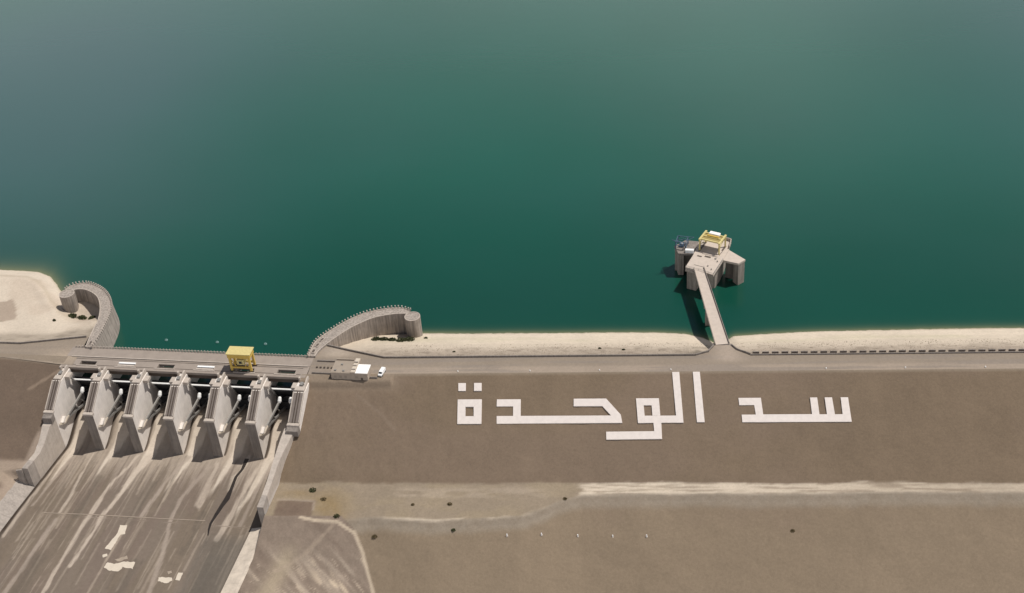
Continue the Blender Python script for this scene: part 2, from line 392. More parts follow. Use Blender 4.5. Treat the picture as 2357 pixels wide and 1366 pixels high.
C = mixc(C, np.array(alb(178, 160, 140)), sstep(1.4, .4, seg_dist(S, T, [(-14, -88), (-20, -94), (-27, -101), (-38, -108)]) + (fbm(S * .3, T * .3, 6) - .5) * 1.4) * .5)
# pale shoulder along the crest, and the widened pad
C = mixc(C, np.array(alb(160, 146, 128)), sstep(-13.4, -12.2, T) * 0.7)
C = mixc(C, np.array(alb(152, 136, 118)), sstep(12, 2, S) * sstep(-22, -16, T) * .7)
C = mixc(C, np.array(alb(150, 133, 116)), sstep(1.2, .2, seg_dist(S, T, [(-12, -22), (0, -30), (8, -38)])) * .35)
slope = grid_mesh('downstream_slope', S, T, Z, G_SLOPE, C); tag(slope, kind='structure')

# crest of the embankment
def poly_ground(name, pts, z, m, colf, step=1.0, zf=None):
    """a polygon of ground cut from a fine grid strip (rows between two polylines)"""
    raise NotImplementedError
sx = np.concatenate([np.linspace(-37.6, 12, 60), np.arange(13, 430, 1.5), np.linspace(440, 760, 10)])
up_edge = np.interp(sx, [-38, -33, -20.4, -1.3, 6, 150, 158.5, 161.5, 169.3, 172, 178, 760], [2.5, 11.3, 6.6, 0.3, 0.0, 0.0, 2.6, 8.2, 8.2, 4.0, 0.0, 0.0])
lo_edge = np.full_like(sx, -12.05)
k = np.linspace(0, 1, 26)
Sx, Kx = np.meshgrid(sx, k, indexing='ij'); U = up_edge[:, None]; Lw = lo_edge[:, None]
Tx = Lw + (U - Lw) * Kx
Zx = np.full_like(Tx, 0.0) - 0.06 * np.abs(Kx - .5)
C = np.empty(Tx.shape + (3,)); C[:] = np.array(alb(155, 141, 125))
C = mixc(C, np.array(alb(172, 156, 139)), sstep(-6, -8.5, Tx) * .8)
C = mixc(C, np.array(alb(150, 138, 126)), sstep(0.5, .62, noise_band(Sx, Tx, 14, .02, .5)) * .7)
C = mixc(C, np.array(alb(192, 176, 158)), np.exp(-((Sx + 26) / 9) ** 2) * sstep(0, 4, Tx) * .7)
C = mixc(C, np.array(alb(190, 173, 156)), np.exp(-((Sx - 168) / 7) ** 2) * sstep(-7, -2, Tx) * .6)
crest = grid_mesh('crest_road', Sx, Tx, Zx, G_ROAD, C); tag(crest, kind='structure')

# upstream face with the bleached drawdown band (right of the right-hand approach wall)
SH_S = [-60, 8, 41, 131, 148, 157, 163, 168, 173, 182, 195, 219, 316, 760]
SH_T = [37, 36.8, 36, 35.2, 34, 30.0, 25.2, 26.5, 31.5, 32.3, 33.4, 34.8, 35.2, 36]
def up_z(s, t):
    sh = np.interp(s, SH_S, SH_T) + (fbm(np.asarray(s) * .05, np.asarray(s) * 0, 3) - .5) * 1.6
    z = np.where(t < sh, WATER * (t / sh), WATER - (t - sh) * 0.36)
    return z
sx = np.concatenate([np.arange(-36.5, 430, 1.1), np.linspace(435, 760, 20)])
kk = np.concatenate([np.linspace(0, 46, 58), [60, 80]])
Sx, Kx = np.meshgrid(sx, kk, indexing='ij')
t0 = np.interp(Sx, [-38, -33, -20.4, -1.3, 6, 150, 158.5, 161.5, 169.3, 172, 178, 760], [2.5, 11.3, 6.6, 0.3, 0, 0, 2.6, 8.2, 8.2, 4, 0, 0])
Tx = t0 + Kx
Zx = up_z(Sx, np.clip(Tx, 0, None))
Zx = np.where(Tx < 0.01, 0, Zx); Zx = np.minimum(Zx, np.where(Kx < .5, -0.02, Zx))
Zx = np.where(Kx < 0.1, -0.05, Zx)
Zx = Zx + (fbm(Sx * .5, Tx * .5, 12, 3) - .5) * .45 * sstep(1, 4, Kx)
sh = np.interp(Sx, SH_S, SH_T)
C = np.empty(Tx.shape + (3,)); C[:] = BEACH
wob = (fbm(Sx * .08, Tx * .15, 15) - .5) * 7
C = mixc(C, np.array(alb(204, 189, 169)), sstep(27, 15, Tx + wob * .6) * .6)
C = mixc(C, np.array(alb(172, 157, 140)), sstep(17, 5, Tx + wob) * .85)
C = mixc(C, np.array(alb(150, 136, 120)), sstep(.48, .7, fbm(Sx * .25, Tx * .5, 17)) * sstep(17, 7, Tx + wob) * .75)
C = mixc(C, np.array(alb(148, 133, 117)), sstep(4.5, .8, Kx) * .6)
C = mixc(C, np.array(alb(206, 196, 166)), sstep(7, 0, np.abs(Tx - sh + 10)) * sstep(.4, .6, fbm(Sx * .03, Tx * .1, 18)) * .5)
C = mixc(C, np.array(alb(128, 118, 104)), sstep(146, 151, Sx) * sstep(163, 160, Sx) * sstep(16, 6, Tx) * sstep(.35, .55, fbm(Sx * .3, Tx * .4, 19)) * .8)
C = mixc(C, np.array(alb(150, 140, 100)), sstep(-1.2, .6, Tx - sh) * .7)
C = C * (0.95 + .1 * fbm(Sx * .012, Tx * .9, 181, 3))[..., None] * (0.96 + .08 * fbm(Sx * .4, Tx * .6, 183, 3))[..., None]
C = mixc(C, np.array(alb(150, 140, 122)), sstep(-1.8, -.5, Tx - sh + (fbm(Sx * .2, Tx * .1, 185) - .5)) * .4)
beach = grid_mesh('upstream_beach', Sx, Tx, Zx, G_BEACH, C); tag(beach, kind='structure')

# left bank: crest, terrace on the reservoir side, slope and bench on the downstream side
LSH_S = [-760, -330, -250, -225, -216, -209, -200, -193, -189, -180.5, -172, -166.7, -162, -161]
LSH_T = [130, 112, 104, 101, 96, 88, 76, 68, 66, 66.5, 62, 56.5, 48, 42]
def left_z(s, t):
    ts = np.interp(s, LSH_S, LSH_T)
    cb = np.interp(s, [-760, -208, -197, -163], [-20, 16.3, 15.6, 20.9])
    d = t - cb
    z = np.where(d < 0, 0, np.maximum(-d / 2.9, -5.2 - 0.012 * d))
    z = z + 0.9 * np.exp(-((ts - t - 17) / 5) ** 2)
    z = np.maximum(z - 6.4 * np.exp(-(((s + 179) / 12) ** 2 + ((t - 53) / 9) ** 2)), -11.6)
    edge = WATER + np.where(s > -190, 3.0, 0.42) * (ts - t)
    return np.minimum(z, np.where(t > ts, WATER + 0.3 * (ts - t), edge))
sx = np.concatenate([np.linspace(-760, -340, 16), np.arange(-336, -161.5, 1.3)])
tx = np.concatenate([np.arange(-2, 122, 1.3), [130, 150, 190]])
Sx, Tx = np.meshgrid(sx, tx, indexing='ij')
# front edge follows the left crest line
ed = np.interp(Sx, [-760, -203.7, -170.8, -160], [110, 4.6, -1.7, -2.8])
Tx = np.where(Tx < 15, ed + (Tx + 2) * (15 - ed) / 17.0, Tx)
Zx = left_z(Sx, Tx)
cb = np.interp(Sx, [-760, -208, -197, -163], [-20, 16.3, 15.6, 20.9]); d = Tx - cb
Zx = Zx + (fbm(Sx * .4, Tx * .4, 23, 3) - .5) * .4 * sstep(1, 5, d) - 0.02
ts = np.interp(Sx, LSH_S, LSH_T)
C = np.empty(Tx.shape + (3,)); C[:] = np.array(alb(158, 144, 128))
C = mixc(C, np.array(alb(150, 137, 123)), sstep(.5, .6, noise_band(Sx, Tx, 24, .03, .4)) * (d < 0) * .6)
C = mixc(C, np.array(alb(186, 168, 147)), np.exp(-(((Sx + 170) / 10) ** 2 + ((Tx - 4) / 6) ** 2)) * .7)
C = mixc(C, MOTTLE, sstep(0, .8, d))
C = mixc(C, np.array(alb(152, 140, 124)), sstep(.5, .68, fbm(Sx * .2, Tx * .4, 27)) * sstep(0, .8, d) * sstep(20, 8, d) * .8)
C = mixc(C, np.array(alb(219, 204, 184)), sstep(11, 19, d + (fbm(Sx * .08, Tx * .1, 28) - .5) * 8))
C = mixc(C, np.array(alb(206, 188, 168)), sstep(14, 20, d) * sstep(.5, .7, fbm(Sx * .05, Tx * .05, 29)) * .6)
C = mixc(C, np.array(alb(186, 170, 148)), sstep(3.4, .6, np.abs(ts - Tx - 13.5 + (fbm(Sx * .1, Tx * .1, 30) - .5) * 3)) * .5)
pt = sstep(0.8, -.8, np.maximum(np.abs(Tx - 53 - (Sx + 225) * .3) - 11, Sx + 213 + (Tx - 45) * .55) + (fbm(Sx * .15, Tx * .15, 66) - .5) * 7)
C = mixc(C, np.array(alb(172, 154, 136)), pt * .85)
C = mixc(C, np.array(alb(148, 138, 96)), sstep(-1.5, .8, Tx - ts) * .7)
lb = grid_mesh('left_bank', Sx, Tx, Zx, G_BEACH, C); tag(lb, kind='structure')

vv = np.concatenate([np.arange(8.0, 130, 0.9), np.arange(132, 420, 8)])
uu = np.concatenate([np.arange(0, 120, 1.0), np.linspace(125, 560, 20)])
Vx, Qx = np.meshgrid(vv, uu, indexing='ij')
ub = np.where(Vx < 68.5, np.where(Vx < 46, -23.5, uL(Vx) - 3.2), uL(Vx) - 7.0)
Ux = ub - Qx
cv = 13.6 + (Ux + 27) * 0.09
Vc = np.maximum(Vx, cv + 0.01)
Wx = -(Vc - cv) / 2.05
Wx = np.maximum(Wx, -23.4 - 0.10 * np.clip(Vx - 73, 0, None) * 1.0)
low = -24 - np.clip(Vx - 74 - Qx * .15, 0, None) / 2.4
Wx = np.where(Vx > 74, np.minimum(Wx, np.maximum(low, wF(Vx) + 4.4 - .02 * Qx)), Wx)
Wx = np.where(Vx > 68, np.minimum(Wx, wF(Vx) + 4.6 + Qx * .95), Wx)
Wx = Wx + (fbm(Ux * .3, Vx * .3, 33, 3) - .5) * .6 * sstep(14, 18, Vx)
C = np.empty(Ux.shape + (3,)); C[:] = np.array(alb(124, 107, 92))
C = C * (0.9 + .2 * fbm(Ux * .05, Vx * .05, 34))[..., None]
bw = (fbm(Ux * .1, Vx * .1, 35) - .5) * 4
bench = sstep(60, 63, Vx + bw - Qx * .06) * sstep(78, 73, Vx + bw)
C = mixc(C, np.array(alb(168, 150, 132)), bench)
C = mixc(C, np.array(alb(138, 120, 106)), sstep(74, 78, Vx + bw))
C = mixc(C, np.array(alb(176, 158, 140)), sstep(4.2, 2.2, Qx) * sstep(44, 50, Vx) * .8)
C = mixc(C, np.array(alb(166, 146, 126)), sstep(1.1, .4, seg_dist(Ux, Vx, [(-24, 17), (-38, 27)])) * .6)
C = mixc(C, np.array(alb(160, 146, 128)), sstep(cv + 1.4, cv + .2, Vx) * .7)
Sx, Tx = sw_a(Ux, Vx)
ls = grid_mesh('left_slope', Sx, Tx, Wx, G_SLOPE, C); tag(ls, kind='structure')

# chute floor
vv = np.concatenate([np.arange(8, 46, 0.7), np.arange(46, 150, 0.7), np.arange(152, 330, 6)])
kk = np.linspace(0, 1, 300)
Vx, Kx = np.meshgrid(vv, kk, indexing='ij')
Ux = uL(Vx) + (uR(Vx) - uL(Vx)) * Kx
Wx = wF(Vx)
DARKC = np.array(alb(131, 117, 102)); PALEC = np.array(alb(222, 207, 188))
C = np.empty(Ux.shape + (3,)); C[:] = DARKC
us = Ux + 0.02 * np.clip(Vx - 45, 0, None)
lane = fbm(us * 0.55, Vx * 0.018, 101, 4); lane2 = fbm(us * 1.7, Vx * 0.03, 105, 3); lane3 = fbm(us * .12, Vx * .012, 107, 3)
C = C * (0.90 + 0.2 * lane)[..., None]
C = mixc(C, np.array(alb(132, 119, 107)), sstep(.5, .66, lane3) * .6)
C = mixc(C, np.array(alb(130, 114, 103)), sstep(.5, .7, fbm(us * .1 + 9, Vx * .03, 109)) * .5)
apron = sstep(66, 44, Vx + (lane2 - .5) * 22 + (lane - .5) * 26)
C = mixc(C, np.array(alb(186, 171, 154)), np.clip(apron * (0.25 + 1.0 * lane), 0, .85))
def lines(C, pts, wd, col, st, seed, rag=.8):
    dd = seg_dist(Ux, Vx, pts) + (fbm(Ux * .9, Vx * .12, seed, 3) - .5) * rag * 2
    w_ = wd * (.45 + 1.1 * fbm(Ux * 0 + seed * 3.1, Vx * .06, seed + 40, 3))
    f = np.clip(1 - (dd - w_ * .3) / (w_ * .7), 0, 1)
    return mixc(C, np.array(col), f * f * (3 - 2 * f) * st * (.6 + .4 * fbm(Ux * 1.2, Vx * .1, seed + 80, 3) * 2).clip(0, 1))
def wedge(C, u0, u1, va, vb, w0, w1, col, st, seed):
    f_ = np.clip((Vx - va) / (vb - va), 0, 1); c_ = u0 + (u1 - u0) * f_; w_ = w0 + (w1 - w0) * f_ ** .6
    d_ = np.abs(us - c_) + (fbm(us * .8, Vx * .07, seed, 4) - .5) * 3.2
    return mixc(C, np.array(col), sstep(w_ + .9, w_ - .9, d_) * sstep(vb + 4, vb - 8, Vx) * sstep(va - 6, va, Vx) * st)
for k_, (u0_, u1_, vb_, w0_) in enumerate([(-12.5, -16, 66, 4.2), (10.5, 5, 60, 5.0), (29.5, 22.5, 74, 4.6), (51, 45, 66, 4.8), (73, 68, 66, 5.0), (92.5, 85, 78, 5.0)]):
    C = wedge(C, u0_, u1_, 26, vb_, w0_, .5, PALEC, .9, 200 + k_)
rs = random.Random(5)
for k_ in range(110):
    u_, v_, L_ = rs.uniform(-15, 98), rs.choice([42, 44, 50, 58, 70, 84, 90, 100]), rs.uniform(14, 60)
    pale_ = rs.random() < .72
    C = lines(C, [(u_, v_), (u_ - L_ * rs.uniform(.02, .09), v_ + L_)], rs.uniform(.2, .9), alb(188, 172, 153) if pale_ else alb(112, 100, 89), rs.uniform(.2, .5), 300 + k_, .5)
PS = alb(206, 190, 172); PS2 = alb(176, 161, 146)
C = lines(C, [(-2.2, 44), (-2.4, 59), (-1.7, 72.5), (-2.9, 83.6)], .9, PS, .75, 1)
C = lines(C, [(21, 44), (20.2, 50), (15.9, 61), (14, 74), (12.9, 83), (12, 95), (11.1, 115), (10.6, 130), (10, 170)], 1.4, PS, .85, 2, 1)
C = lines(C, [(30, 42), (28.1, 48), (23.4, 58), (22.3, 72), (19.5, 83), (19, 96), (17.1, 114)], 1.3, PS, .9, 3, 1)
C = lines(C, [(27, 44), (24.5, 52), (22.8, 64)], 2.2, PS, .75, 4, 1.6)
C = lines(C, [(-2.5, 88), (-4.2, 104), (-5.8, 122), (-7, 132), (-9, 170)], 1.5, PS2, .8, 5)
C = lines(C, [(48, 43), (44, 55), (42.2, 62), (38.9, 82)], 1.6, PS2, .85, 6)
C = lines(C, [(64.2, 46), (64.6, 62), (64.5, 73)], 2.0, PS, .65, 7, 1.4)
C = lines(C, [(88, 40), (85.1, 51), (82.3, 71), (81.9, 84), (80.6, 93)], 1.8, PS, .75, 8, 1.2)
C = lines(C, [(60.5, 49), (54.2, 70), (54.2, 83), (58, 105), (60.2, 126), (62, 170)], 1.6, PS2, .75, 9)
C = lines(C, [(-17.5, 42), (-19.5, 55), (-22, 74), (-24.5, 98)], 2.3, PS, .7, 10, 1.5)
C = lines(C, [(-12, 48), (-16.5, 68), (-18, 80)], 1.1, PS2, .8, 11)
C = lines(C, [(92, 42), (90, 60), (88.5, 84)], 1.6, PS2, .7, 12)
C = lines(C, [(78.4, 41.5), (78.1, 48.8), (76.4, 54), (76.6, 62)], 3.0, PALEC, .5, 14, 1.5)
for (a, b, wd, sd) in ((8, 60, 3, 20), (36, 62, 2.5, 21), (47, 110, 5, 22), (69, 78, 3, 23), (84, 105, 7, 24), (0, 112, 6, 25)):
    C = lines(C, [(a, b), (a - 1.5, b + 24)], wd, alb(108, 98, 87), .5, sd, 2)
GUT = alb(58, 47, 38)
for k_, ue in enumerate([-18.8, 2.3, 23.4, 44.5, 65.6, 86.7]):
    if k_ == 0: C = lines(C, [(ue + .6, 12), (-18.2, 41), (-24.4, 85), (-27, 108), (-33, 160)], 1.7, GUT, .95, 60, .3)
    else: C = lines(C, [(ue + .5, 12), (ue + .5, 30), (ue + .6, 36), (ue + .4, 40)], 1.2, GUT, .9, 60 + k_, .3)
C = mixc(C, np.array(alb(104, 98, 90)), sstep(72, 80, Ux + (lane - .5) * 10) * sstep(86, 96, Vx) * .6)
Sx, Tx = sw_a(Ux, Vx)
cf = grid_mesh('chute_floor', Sx, Tx, Wx, G_CHUTE, C); tag(cf, kind='structure')

# ================================================================ WATER
m, n, l, b = new_mat('reservoir_water')
at = n.new('ShaderNodeAttribute'); at.attribute_name = 'shallow'
t = n.new('ShaderNodeTexCoord')
big = n.new('ShaderNodeTexNoise'); big.inputs['Scale'].default_value = 0.006; big.inputs['Detail'].default_value = 3
l.new(t.outputs['Object'], big.inputs['Vector'])
rmp = n.new('ShaderNodeMixRGB'); rmp.inputs['Color1'].default_value = (0.0036, 0.053, 0.033, 1); rmp.inputs['Color2'].default_value = (0.0046, 0.067, 0.045, 1)
l.new(big.outputs['Fac'], rmp.inputs['Fac'])
mxs = n.new('ShaderNodeMixRGB'); mxs.inputs['Color2'].default_value = (0.16, 0.165, 0.085, 1)
l.new(at.outputs['Fac'], mxs.inputs['Fac']); pass
pa = n.new('ShaderNodeAttribute'); pa.attribute_name = 'sky_sheen'
mxp = n.new('ShaderNodeMixRGB'); mxp.inputs['Color2'].default_value = (0.026, 0.066, 0.066, 1)  # grey of the reflected sky mixed into the base colour
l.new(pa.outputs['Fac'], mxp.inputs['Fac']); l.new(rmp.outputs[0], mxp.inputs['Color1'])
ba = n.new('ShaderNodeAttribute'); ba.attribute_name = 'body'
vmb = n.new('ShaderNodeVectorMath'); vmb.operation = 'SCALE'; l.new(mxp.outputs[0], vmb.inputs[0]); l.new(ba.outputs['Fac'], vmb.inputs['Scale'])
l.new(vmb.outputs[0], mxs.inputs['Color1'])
l.new(mxs.outputs[0], b.inputs['Base Color'])
b.inputs['IOR'].default_value = 1.45; b.inputs['Roughness'].default_value = 0.2; b.inputs['Specular IOR Level'].default_value = 0.5
wv = n.new('ShaderNodeTexNoise'); wv.inputs['Scale'].default_value = 0.12; wv.inputs['Detail'].default_value = 5; wv.inputs['Roughness'].default_value = 0.6
mp = n.new('ShaderNodeMapping'); mp.inputs['Scale'].default_value = (0.5, 1.6, 1); l.new(t.outputs['Object'], mp.inputs['Vector']); l.new(mp.outputs[0], wv.inputs['Vector'])
bp = n.new('ShaderNodeBump'); bp.inputs['Strength'].default_value = 0.05; bp.inputs['Distance'].default_value = 0.5
l.new(wv.outputs['Fac'], bp.inputs['Height']); l.new(bp.outputs[0], b.inputs['Normal'])
M['water'] = m
# rows run from the dam outward; the near edge tucks under the land and meets the gates
sx = np.concatenate([[-5000, -3000, -1800, -1200, -900, -700, -620, -560, -500, -460], np.arange(-420, -152, 2.0), np.linspace(-150.8, -46.0, 30), np.arange(-44, 430, 2.0), [450, 480, 520, 560, 620, 700, 800, 950, 1200, 2000, 3200, 5000]])
near = np.interp(sx, [-5000, -170, -162.5, -162.4, -42.0, -41.9, -37, 0, 5000], [18, 18, 14, -1.2 + 1.2, -9.8, 6, 8, 14, 14])
vu = 12.4
for i, s_ in enumerate(sx):
    if -162.45 < s_ < -41.95:
        near[i] = OY + ((s_ - OX - vu * SA) / CA) * SA - vu * CA
kk = np.concatenate([np.linspace(0, 1, 70) * 112, [125, 140, 160, 185, 215, 250, 290, 335, 385, 440, 500, 570, 650, 760, 900, 1100, 1400, 1800, 3000, 5200]])
Sx, Kx = np.meshgrid(sx, kk, indexing='ij')
Tx = near[:, None] + Kx
depth = np.full(Sx.shape, 30.0)
r_ = Sx > 10; depth = np.where(r_, WATER - up_z(Sx, np.clip(Tx, 0, None)), depth)
l_ = Sx < -184; depth = np.where(l_, WATER - left_z(Sx, Tx), depth)
kd = np.where(l_, 1.6, 0.7)
shallow = np.where(depth > 0, np.exp(-depth / kd), 1.0) * 0.85
# sky reflection painted into the colour: greyer to either side, darker by the dam
sky_sheen = np.clip(np.exp(-(((Sx + 330) / 190) ** 2 + ((Tx - 330) / 230) ** 2)) + .9 * np.exp(-(((Sx - 560) / 200) ** 2 + ((Tx - 360) / 260) ** 2)) + .5 * (fbm(Sx * .004 + 3, Tx * .006, 400) - .45), 0, .85)
body = .85 + .37 * sstep(50, 240, Tx) + .16 * (fbm(Sx * .006, Tx * .01, 410) - .5)  # base colour dimmed near the dam, painting the darker sky reflection there
wt = grid_mesh('reservoir_water', Sx, Tx, np.full_like(Sx, WATER), M['water'], None, True, {'shallow': shallow, 'sky_sheen': sky_sheen, 'body': body}); tag(wt, kind='structure')

# ================================================================ SPILLWAY
PITCH = 21.1; P0 = -21.1; HW = 2.3                      # pier axes at P0 + k * PITCH
pier_u = [P0 + PITCH * k for k in range(7)]
GR = 22.0; TV, TW = 34.0, -18.5                         # trunnion axis, gate radius

def pier(name, w, label, group=None, nose=-33.4, abut=0):
    r = empty(name); tag(r, label, 'pier', group)
    h = w / 2
    if abut == 0:
        prof = [(.6, -31), (41.0, nose), (41.0, -9.6), (40.2, -9.0), (27, -0.9), (16.6, -0.9), (16.6, -2.0), (.6, -2.0)]
        MB().side(prof, -h, h).build('pier_wall', M['pier_concrete'], r)
        nb = MB()                                       # round upstream nose
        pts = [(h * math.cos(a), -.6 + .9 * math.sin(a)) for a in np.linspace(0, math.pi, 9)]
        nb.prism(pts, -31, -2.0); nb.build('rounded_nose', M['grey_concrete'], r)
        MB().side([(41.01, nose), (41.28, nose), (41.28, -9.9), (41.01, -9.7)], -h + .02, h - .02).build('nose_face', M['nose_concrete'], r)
    else:
        prof = [(.6, -31), (41.0, -35.0), (41.0, -9.6), (40.2, -9.0), (27, -0.9), (16.6, -0.9), (16.6, -2.0), (.6, -2.0)]
        MB().side(prof, -h, h).build('pier_wall', M['pier_concrete'], r)
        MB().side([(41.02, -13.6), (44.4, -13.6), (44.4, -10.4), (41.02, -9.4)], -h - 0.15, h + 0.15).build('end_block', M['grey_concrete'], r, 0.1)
    # raised kerbs and stair flight down the sloping top
    def rail(x0, x1, hh, name, m):
        MB().side([(27, -0.85), (40.1, -8.95), (40.1, -8.95 + hh), (27, -0.85 + hh)], x0, x1).build(name, m, r)
    rail(-h, -h + .45, .75, 'top_kerb', M['pale_concrete']); rail(h - .45, h, .75, 'top_kerb', M['pale_concrete'])
    rail(-.75, -.4, .8, 'stair_string', M['dark_concrete']); rail(.5, .85, .8, 'stair_string', M['dark_concrete'])  # dark bars carry the shading of recess lines in their colour
    MB().side([(27.2, -1.0), (39.9, -8.85), (39.9, -8.45), (27.2, -.6)], -h + .5, h - .5).build('stair_flight', M['rib_concrete'], r)
    lip = MB(); lip.box(-h - .3, h + .3, -41.9, -39.9, -9.85, -8.75); lip.build('nose_lip', M['pale_concrete'], r, .1)
    # hoist platform: cabinet on one half, raised parapet wedge on the other
    MB().box(-h + .25, -h + 1.1, -18.6, -17.2, -.9, 1.4).build('hoist_post', M['pale_concrete'], r, .06)
    MB().side([(16.7, -.85), (25, -.85), (23.6, .1), (18.6, 1.5), (16.7, 1.5)], h - 1.3, h - .5).build('hoist_wall', M['pale_concrete'], r)
    MB().box(-h + .3, h - .3, -26.2, -23.2, -.9, .15).build('hoist_plinth', M['pale_concrete'], r, .08)
    MB().box(-.9, .7, -22.8, -20.4, -.9, .75).build('hoist_motor', M['grey_steel'], r, .1)
    return r
def trunnions(r, h, sides):
    for s in sides:
        x0, x1 = (h, h + 1.5) if s > 0 else (-h - 1.5, -h)
        MB().side([(32.6, -19.4), (35.4, -20.3), (38.4, -18.3), (35.0, -16.8)], x0, x1).build('trunnion_corbel', M['pier_concrete'], r, .08)
        b_ = MB(); b_.bar((s * (h + .3), -40.0, -18.3), (s * (h + 1.3), -36.6, -19.9), .55, .6); b_.bar((s * (h + 1.3), -36.8, -19.9), (s * (h + 2.4), -33.2, -17.6), .6, .7)
        b_.build('trunnion_bracket', M['cream'], r)
        x0, x1 = (h, h + 2.5) if s > 0 else (-h - 2.5, -h)
        MB().side([(19.2, -2.6), (23.2, -2.6), (23.2, -1.0), (19.2, -1.0)], x0, x1).build('hoist_corbel', M['pale_concrete'], r, .08)
mid = pier('spillway_pier', 4.6, 'grey concrete spillway pier between the two leftmost gates', 'spillway piers'); trunnions(mid, HW, (1, -1))
names = ['first spillway pier from the left, between the first two gates', 'second spillway pier from the left, with a sloping ribbed top',
         'middle spillway pier, third of the five from either side', 'fourth spillway pier from the left, beside the gate below the yellow crane',
         'rightmost spillway pier, beside the dark wet trickle on the chute']
for k in range(5):
    p = mid if k == 0 else copy_tree(mid)
    p['label'] = 'sloping concrete ' + names[k] if k != 4 else 'sloping concrete ' + names[k]
    p.location = sw(pier_u[k + 1], 0); p.rotation_euler = (0, 0, ANG)
ab = pier('abutment_pier', 4.6, 'left abutment pier of the spillway with dark end block against the bank', 'abutment piers', abut=1); trunnions(ab, HW, (1,))
ab.location = sw(pier_u[0], 0); ab.rotation_euler = (0, 0, ANG)
ab2 = pier('abutment_pier', 5.6, 'right abutment pier of the spillway beside the long brown dam slope', 'abutment piers', abut=1); trunnions(ab2, 2.8, (-1,))
ab2.location = sw(pier_u[6] + .5, 0); ab2.rotation_euler = (0, 0, ANG)

# gates
def gate():
    r = empty('radial_gate')
    W = PITCH - 4.6 - .2
    a0 = math.asin((TW + 27.6 - 18.5 * 0) / GR) if False else None
    wt_, wb_ = -7.2, -24.6
    th0 = math.asin((wt_ - TW) / GR); th1 = math.asin((wb_ - TW) / GR)
    ths = np.linspace(th0, th1, 16)
    prof = [(TV - GR * math.cos(a), TW + GR * math.sin(a)) for a in ths] + [(TV - (GR - .35) * math.cos(a), TW + (GR - .35) * math.sin(a)) for a in ths[::-1]]
    MB().side(prof, -W / 2, W / 2).build('skin_plate', M['dark_steel'], r)
    for f in (.2, .45, .7):
        a = th0 + (th1 - th0) * f; c = (TV - (GR - .9) * math.cos(a), TW + (GR - .9) * math.sin(a))
        MB().box(-W / 2 + .4, W / 2 - .4, -c[0] - .5, -c[0] + .3, c[1] - .3, c[1] + .3).build('girder', M['dark_steel'], r)
    MB().box(-W / 2 - .05, W / 2 + .05, -18.5, -17.6, -6.9, -6.4).build('top_walkway', M['white_steel'], r, .05)
    for x in np.linspace(-W / 2 + 1, W / 2 - 1, 5): MB().bar((x, -17.7, -6.9), (x, -15.6, -7.5), .25).build('walkway_bracket', M['dark_steel'], r)
    for s in (-1, 1):
        xt, xs = s * (W / 2 - 1.5), s * (W / 2 - 5.3)
        ua = MB(); ua.bar((xt, -33.4, -18.1), (xs, -20.6, -12.3), .75, 1.0); ua.build('upper_arm', M['pale_steel'], r)
        ue = MB(); ue.bar((xs, -20.5, -12.4), (xs, -13.4, -14.6), .8, .9); ue.build('arm_end', M['dark_steel'], r)
        MB().bar((xt, -33.2, -18.9), (xs + s * 1.2, -13.5, -22.4), .75, 1.1).build('lower_arm', M['grey_steel'], r)
        br = MB()
        for f in (.45, .75):
            a_ = Vector((xt, -33.4, -18.1)).lerp(Vector((xs, -20.6, -12.3)), f); b2_ = Vector((xt, -33.2, -18.9)).lerp(Vector((xs + s * 1.2, -13.5, -22.4)), f); br.bar(a_, b2_, .5)
        br.add([Vector((xt, -33.3, -18.3)), Vector((xt, -33.3, -18.3)).lerp(Vector((xs, -20.6, -12.3)), .45), Vector((xt, -33.2, -18.8)).lerp(Vector((xs + s * 1.2, -13.5, -22.4)), .45)], [(0, 1, 2)])
        br.build('arm_brace', M['grey_steel'], r)
        bu = MB(); bu.tube((xs, -21.4, -12.9), (xs, -20.8, -12.2), .55, 1.0, 12); bu.tube((xs, -20.8, -12.2), (xs, -19.7, -10.9), 1.0, .9, 12); bu.tube((xs, -19.7, -10.9), (xs, -19.3, -10.4), .9, .45, 12); bu.build('hoist_clevis', M['white_steel'], r)
        hx = s * (W / 2 - 1.7)
        hc = MB(); hc.tube((hx, -21.2, -2.7), (hx, -16.8, -10.2), .5, .5, 10); o = hc.build('hoist_cylinder', M['pale_steel'], r)
        rd = MB(); rd.tube((hx, -16.8, -10.2), (hx, -13.6, -15.6), .24, .24, 8); rd.build('hoist_rod', M['grey_steel'], o)
    return r
g0 = gate()
gl = ['leftmost of the six dark radial gates, next to the left abutment', 'second dark radial gate from the left, below a covered deck slot', 'third dark radial gate from the left, below an open deck slot',
      'fourth dark radial gate from the left, below a covered deck slot', 'dark radial gate directly below the yellow gantry crane', 'rightmost dark radial gate, beside the right abutment pier']
for k in range(6):
    g = g0 if k == 0 else copy_tree(g0)
    g.location = sw(pier_u[k] + PITCH / 2, 0); g.rotation_euler = (0, 0, ANG)
    tag(g, gl[k], 'spillway gate', 'radial gates of the spillway')

